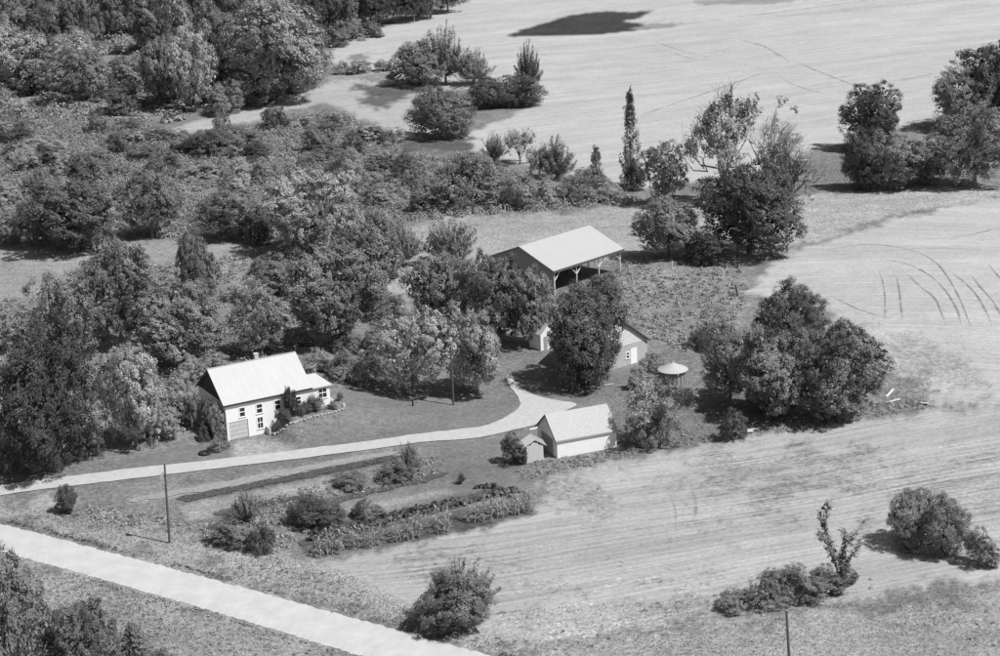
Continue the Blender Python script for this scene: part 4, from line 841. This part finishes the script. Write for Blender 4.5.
# scraps along the field edge
def board(px, py, ln, rz, label, m_=OLDW, wd=.3):
    b = G(px, py); o = MB().box(-ln / 2, ln / 2, -wd / 2, wd / 2, 0, .07).obj('board', m_); o.location = b + Vector((0, 0, .12)); o.rotation_euler = (.05, -.12, rz); tag(o, label, 'board', 'loose boards at the field edge')
board(751, 431, 2.6, .25, 'pale board lying by the low dark bush at the field edge', OLDW, .45)
board(746, 433, 1.8, -.3, 'shorter board beside the pale board at the field edge')
board(890, 394, 2.4, 1.0, 'board lying against the right end of the yard clump', OLDW)
board(893, 402, 2.0, .3, 'board on the ground right of the yard clump')
board(921, 404, 2.0, -.7, 'dark and pale board scrap farthest right at the field edge', OLDW)
board(916, 405, 1.2, .5, 'dark scrap board farthest right at the field edge', POLE, .5)
board(848, 324, 1.6, .2, 'board lying at the edge of the right field tracks')
board(607, 386, 1.8, 0.05, 'thin board on the grass right of the dark driveway tree', OLDW, .15)
board(540, 428.5, 2.6, .15, 'pale board on the drive behind the outhouse', OLDW, .5)
b = G(784, 414); e_ = MB().tube([(0, 0, 0), (0, 0, .3), (0, 0, .6), (0, 0, .9)], [.3, .31, .31, .3], 14).obj('barrel', CONC); e_.location = b; tag(e_, 'small pale barrel in front of the yard clump', 'barrel')
b = G(767, 410); o = MB().tube([(-.7, 0, 0), (-.6, 0, .5), (-.2, 0, .8), (.3, 0, .75), (.7, 0, .1)], [.06] * 5, 6).obj('bent_pipe', WHITE); o.location = b; tag(o, 'white bent pipe arching out of the grass before the yard clump', 'pipe')
# ------------------------------------------------------------------ garden: corn and low rows
rg = np.random.default_rng(17)
def corn_mesh(seed):
    rg = np.random.default_rng(seed); m = MB(); m.tube([(0, 0, -.05), (.02, 0, 1.0), (.0, .03, 2.0)], [.06, .045, .02], 4)
    for k in range(9):
        a = k * 2.6 + rg.random(); z = .25 + k * .19; l = rg.uniform(.35, .6); d = Vector((math.cos(a), math.sin(a), 0)); s_ = Vector((-d.y, d.x, 0)) * .07; p0 = Vector((0, 0, z)); p1 = p0 + d * l * .45 + Vector((0, 0, .34)); p2 = p0 + d * l + Vector((0, 0, .22))
        m.quad(p0 - s_ * .5, p0 + s_ * .5, p1 + s_, p1 - s_); m.quad(p1 - s_, p1 + s_, p2)
    for k in range(4):
        a = k * 1.57; m.quad((0, 0, 1.95), (.02, .02, 2.0), (.16 * math.cos(a), .16 * math.sin(a), 2.35))
    return m.mesh('corn_plant')
CORN = [corn_mesh(s) for s in range(5)]; CORNM = leaf_mat('corn_leaf', .58, .4, .3)
for c in CORN: c.materials.append(CORNM)
def row(pts, step, n=None): return catmull([list(G(a, b))[:2] for a, b in pts], step)
for pts, stp in (([(318, 553), (360, 545), (420, 532), (450, 527)], .6), ([(320, 558), (362, 550), (424, 537), (448, 532)], .66), ([(470, 523), (500, 519), (533, 513)], .55), ([(462, 520), (500, 513), (528, 508)], .62)):
    for p in row(pts, stp):
        if rg.random() < .18: continue
        x, y = p + rg.normal(size=2) * .17; o = bpy.data.objects.new('corn_plant', CORN[rg.integers(5)]); COL.objects.link(o); o.location = (x, y, H(x, y)); o.rotation_euler = (rg.normal() * .06, rg.normal() * .06, rg.random() * 6.3); s_ = rg.uniform(.85, 1.35); o.scale = (s_ * 1.1, s_ * 1.1, s_)
        tag(o, 'tall pale corn plant in the rows at the lower edge of the garden', 'corn', 'corn plants in the garden')
def bean_mesh(seed):
    rg = np.random.default_rng(seed); c = rg.normal(size=(14, 3)) * np.array([.2, .2, .12]) + np.array([0, 0, .3]); P, Nn, S = cluster_leaves(c, np.full(14, .16), 9, .12, rg, np.array([0, 0, .1])); P[:, 2] = np.clip(P[:, 2], .02, 2); return leaf_mesh('garden_plant', P, Nn, S, rg)
BEAN = [bean_mesh(s) for s in range(3)]
for b_ in BEAN: b_.materials.append(LEAF['dark'])
for pts, stp in (([(313, 540), (350, 533), (400, 519), (450, 508), (505, 494), (515, 492)], .75), ([(315, 535), (352, 528), (402, 514), (452, 504)], .95), ([(478, 488), (500, 490), (510, 497)], .8)):
    for p in row(pts, stp):
        x, y = p + rg.normal(size=2) * .1; o = bpy.data.objects.new('garden_plant', BEAN[rg.integers(3)]); COL.objects.link(o); o.location = (x, y, H(x, y)); s_ = rg.uniform(.8, 1.35); o.scale = (s_, s_, s_); o.rotation_euler[2] = rg.random() * 6
        tag(o, 'low dark leafy plant in the row behind the garden corn', 'plant', 'low leafy row behind the corn')
# ------------------------------------------------------------------ brush, weeds, rough grass nobody could count
KEEP_OUT = [poly_world(q) for q in ([(-90, 499), (0, 522), (85, 544), (170, 566), (330, 610), (480, 651), (600, 684), (560, 715), (440, 682), (330, 649), (200, 610), (100, 581), (0, 554), (-90, 528)],
    [(-90, 500), (0, 485), (200, 461), (370, 440), (480, 426), (515, 411), (519, 398), (505, 376), (513, 375), (533, 394), (578, 404), (553, 421), (500, 435), (370, 451), (200, 472), (0, 497), (-90, 512)],
    [(226, 438), (300, 425), (335, 405), (345, 425), (330, 445), (232, 462)], [(537, 432), (545, 412), (607, 400), (620, 430), (620, 449), (558, 458)])]
def scatter(pts, spacing, seed, jitter=.5):
    P = poly_world(pts); rg = np.random.default_rng(seed); x0, y0 = P.min(0); x1, y1 = P.max(0)
    X, Y = np.meshgrid(np.arange(x0, x1, spacing), np.arange(y0, y1, spacing)); X = X.ravel() + rg.uniform(-jitter, jitter, X.size) * spacing; Y = Y.ravel() + rg.uniform(-jitter, jitter, Y.size) * spacing
    k = in_poly(X, Y, P)
    for q in KEEP_OUT: k &= ~in_poly(X, Y, q)
    return X[k], Y[k], rg
def brush(name, label, pts, spacing, size, leaves, leaf, m_, seed, thin=.3):
    X, Y, rg = scatter(pts, spacing, seed); nz = fbm(X / 9, Y / 9, seed, 3); k = nz > thin; X, Y, nz = X[k], Y[k], nz[k]; n = len(X)
    R_ = size * (.45 + 1.1 * nz) * rg.uniform(.7, 1.25, n); d = unit(rg.normal(size=(n, leaves, 3))); d[..., 2] = np.abs(d[..., 2]); r = rg.random((n, leaves, 1)) ** .35
    P = d * r * R_[:, None, None] * np.array([1, 1, .8]); lump = 1 + .25 * np.sin(d[..., :1] * 7 + X[:, None, None]) * np.sin(d[..., 1:2] * 6 + Y[:, None, None]); P = P * lump
    P += np.stack([X, Y, terrain(X, Y)], -1)[:, None]; Nn = d * .9 + np.array([0, 0, .4]) + rg.normal(size=d.shape) * .3
    o = link(name, leaf_mesh(name, P.reshape(-1, 3), Nn.reshape(-1, 3), leaf * rg.uniform(.6, 1.4, n * leaves), rg), m_); return tag(o, label, 'brush', kind='stuff')
def tufts(name, label, areas, m_, seed, hgt=.45, blades=7, cat='grass', keep=.0):
    VV_, AA_ = [], []
    for pts, sp in areas:
        X, Y, rg = scatter(pts, sp, seed); nz = fbm(X / 5, Y / 5, seed + 3, 3); k = nz > keep; X, Y, nz = X[k], Y[k], nz[k]; n = len(X)
        a = rg.random((n, blades)) * 6.283; h = hgt * (.4 + 1.2 * nz)[:, None] * rg.uniform(.6, 1.3, (n, blades)); lean = rg.uniform(.15, .75, (n, blades)) * h; wd = rg.uniform(.018, .035, (n, blades)) * (1 + hgt)
        b = np.stack([X, Y, terrain(X, Y) - .02], -1)[:, None] + np.stack([np.cos(a), np.sin(a), 0 * a], -1) * rg.uniform(0, .2, (n, blades, 1)); s = np.stack([-np.sin(a), np.cos(a), 0 * a], -1) * wd[..., None]
        t = b + np.stack([np.cos(a) * lean, np.sin(a) * lean, h], -1)
        VV_.append(np.stack([b - s, b + s, t], 2).reshape(-1, 3)); AA_.append(rg.random(n * blades) * .6 + .4 * np.repeat(nz, blades))
    V = np.concatenate(VV_); A = np.concatenate(AA_); me = raw_mesh(name, V, np.arange(len(V)).reshape(-1, 3), A)
    nn = np.random.default_rng(seed).normal(size=(len(V), 3)) * .25 + np.array([.1, -.35, 1.0]); me.polygons.foreach_set('use_smooth', np.ones(len(me.polygons), bool)); me.normals_split_custom_set_from_vertices(unit(nn).tolist())
    return tag(link(name, me, m_), label, cat, kind='stuff')
brush('marsh_brush', 'dense low brush covering the marsh below the wood', [(-40, 122), (80, 116), (150, 128), (200, 138), (262, 126), (300, 114), (345, 116), (385, 140), (410, 158), (460, 156), (560, 186), (640, 196), (640, 204), (520, 212), (400, 222), (385, 240), (330, 250), (250, 236), (130, 240), (80, 246), (-40, 240)], 2.3, 1.55, 200, .18, BRUSH, 3, .25)
brush('wood_undergrowth', 'undergrowth on the floor of the upper left wood', [(-40, 20), (320, 20), (330, 60), (310, 92), (215, 116), (150, 126), (-40, 120)], 5.0, 2.2, 90, .4, BRUSH, 4, .25)
brush('thicket_undergrowth', 'leafy undergrowth between the trees left of and behind the house', [(-40, 300), (60, 296), (120, 268), (215, 262), (250, 250), (380, 250), (378, 300), (400, 330), (385, 385), (345, 388), (300, 350), (200, 375), (180, 430), (140, 440), (90, 455), (-40, 470)], 2.0, 1.0, 70, .18, BRUSH, 5, .35)
brush('roadside_weeds', 'weedy scrub on the slope between the garden and the gravel road', [(90, 506), (200, 520), (290, 510), (310, 530), (280, 556), (220, 548), (130, 528), (70, 520)], 1.1, .55, 34, .13, WEED, 6, .36)
brush('garden_weeds', 'leafy vegetable beds and weeds in the garden', [(190, 520), (300, 490), (400, 462), (440, 455), (445, 470), (400, 485), (330, 500), (300, 520), (220, 535)], 1.25, .5, 34, .13, WEED, 7, .45)
brush('pasture_weeds', 'tall weeds over the rough pasture right of the pole barn', [(600, 292), (625, 262), (700, 262), (740, 262), (748, 290), (735, 335), (690, 350), (660, 345), (630, 315)], 1.7, .62, 40, .16, WEED, 8, .38)
brush('garage_weeds', 'weeds along the foot of the white garage and outhouse', [(515, 470), (535, 462), (560, 459), (620, 449), (700, 436), (740, 432), (740, 438), (640, 456), (560, 472), (520, 482)], .9, .4, 30, .11, BRUSH, 9, .3)
brush('clump_edge_weeds', 'weeds along the field edge before the right yard trees', [(740, 432), (800, 420), (890, 402), (935, 402), (930, 408), (870, 417), (760, 436)], .9, .42, 30, .11, BRUSH, 10, .3)
brush('road_edge_weeds', 'small dark weeds along the upper edge of the gravel road', [(-60, 508), (0, 521), (85, 543), (170, 565), (330, 609), (480, 650), (600, 683), (600, 680), (480, 647), (330, 606), (170, 562), (85, 540), (0, 518), (-60, 505)], .55, .22, 14, .10, LEAF['dark'], 12, .52)
brush('lower_road_edge_weeds', 'small weeds along the lower edge of the gravel road', [(-60, 538), (0, 553), (100, 580), (200, 609), (330, 648), (440, 681), (440, 684), (330, 652), (200, 613), (100, 584), (0, 557), (-60, 541)], .5, .22, 14, .10, WEED, 16, .45)
brush('bed_plants', 'low leafy plants growing in the dark garden beds', [(178, 498), (228, 488), (284, 477), (330, 468), (394, 456), (397, 460), (330, 474), (284, 483), (228, 494), (186, 502)], .55, .26, 16, .09, LEAF['dark'], 17, .3)
brush('garden_edge_plants', 'low leafy plants in the lower garden beds', [(215, 512), (300, 494), (325, 500), (440, 473), (443, 478), (388, 492), (330, 506), (262, 508), (220, 517)], .7, .28, 16, .09, LEAF['mid'], 18, .35)
brush('verge_weeds', 'scattered weeds over the verges and rough field edges', [(-40, 505), (100, 520), (300, 565), (440, 620), (560, 652), (480, 650), (330, 606), (85, 540), (-40, 512)], 1.3, .28, 16, .10, WEED, 13, .5)
brush('lower_field_edge_weeds', 'weeds along the grassy strip at the lower right', [(490, 612), (640, 595), (760, 590), (900, 575), (1040, 570), (1040, 690), (520, 690), (500, 640)], 1.9, .3, 18, .10, WEED, 14, .5)
brush('lower_verge_weeds', 'weeds on the verge below the gravel road', [(20, 560), (100, 584), (200, 612), (330, 652), (340, 690), (100, 690), (20, 620)], 1.2, .3, 16, .10, WEED, 15, .45)
tufts('rough_grass', 'rough uncut grass on the verges and field edges', [
    ([(-60, 500), (60, 508), (200, 530), (330, 566), (430, 612), (560, 652), (480, 655), (330, 612), (170, 568), (0, 524), (-60, 510)], .34),
    ([(-60, 540), (0, 552), (100, 580), (200, 609), (330, 648), (360, 690), (100, 690), (-60, 640)], .36),
    ([(490, 612), (700, 600), (1000, 585), (1060, 580), (1060, 690), (500, 690)], .42), ([(70, 490), (170, 498), (190, 520), (90, 510)], .5)], TUFT, 21, .12, 5)
tufts('dry_grass', 'pale dry grass among the rough field edges', [
    ([(-60, 505), (100, 515), (300, 562), (440, 622), (540, 655), (470, 650), (330, 608), (100, 548), (-60, 512)], .45), ([(20, 560), (110, 585), (200, 640), (60, 640)], .45), ([(560, 640), (1000, 600), (1060, 600), (1060, 690), (560, 690)], .6),
    ([(700, 222), (800, 198), (920, 188), (1040, 188), (1040, 196), (900, 213), (790, 247)], .9), ([(400, 224), (520, 215), (700, 202), (700, 240), (560, 250), (430, 290), (375, 290)], 1.0)], TUFTDRY, 22, .14, 5)
tufts('meadow_grass', 'uneven grass over the pastures and yard edges', [
    ([(620, 252), (740, 250), (745, 300), (690, 348), (640, 330), (560, 290)], .6), ([(590, 390), (640, 392), (740, 400), (850, 410), (740, 436), (620, 450)], .6), ([(-40, 240), (240, 240), (60, 292), (-40, 302)], 1.1),
    ([(800, 145), (850, 142), (860, 190), (800, 196), (790, 170)], .9), ([(850, 340), (930, 380), (930, 404), (880, 400)], .6)], TUFT, 23, .15, 6)
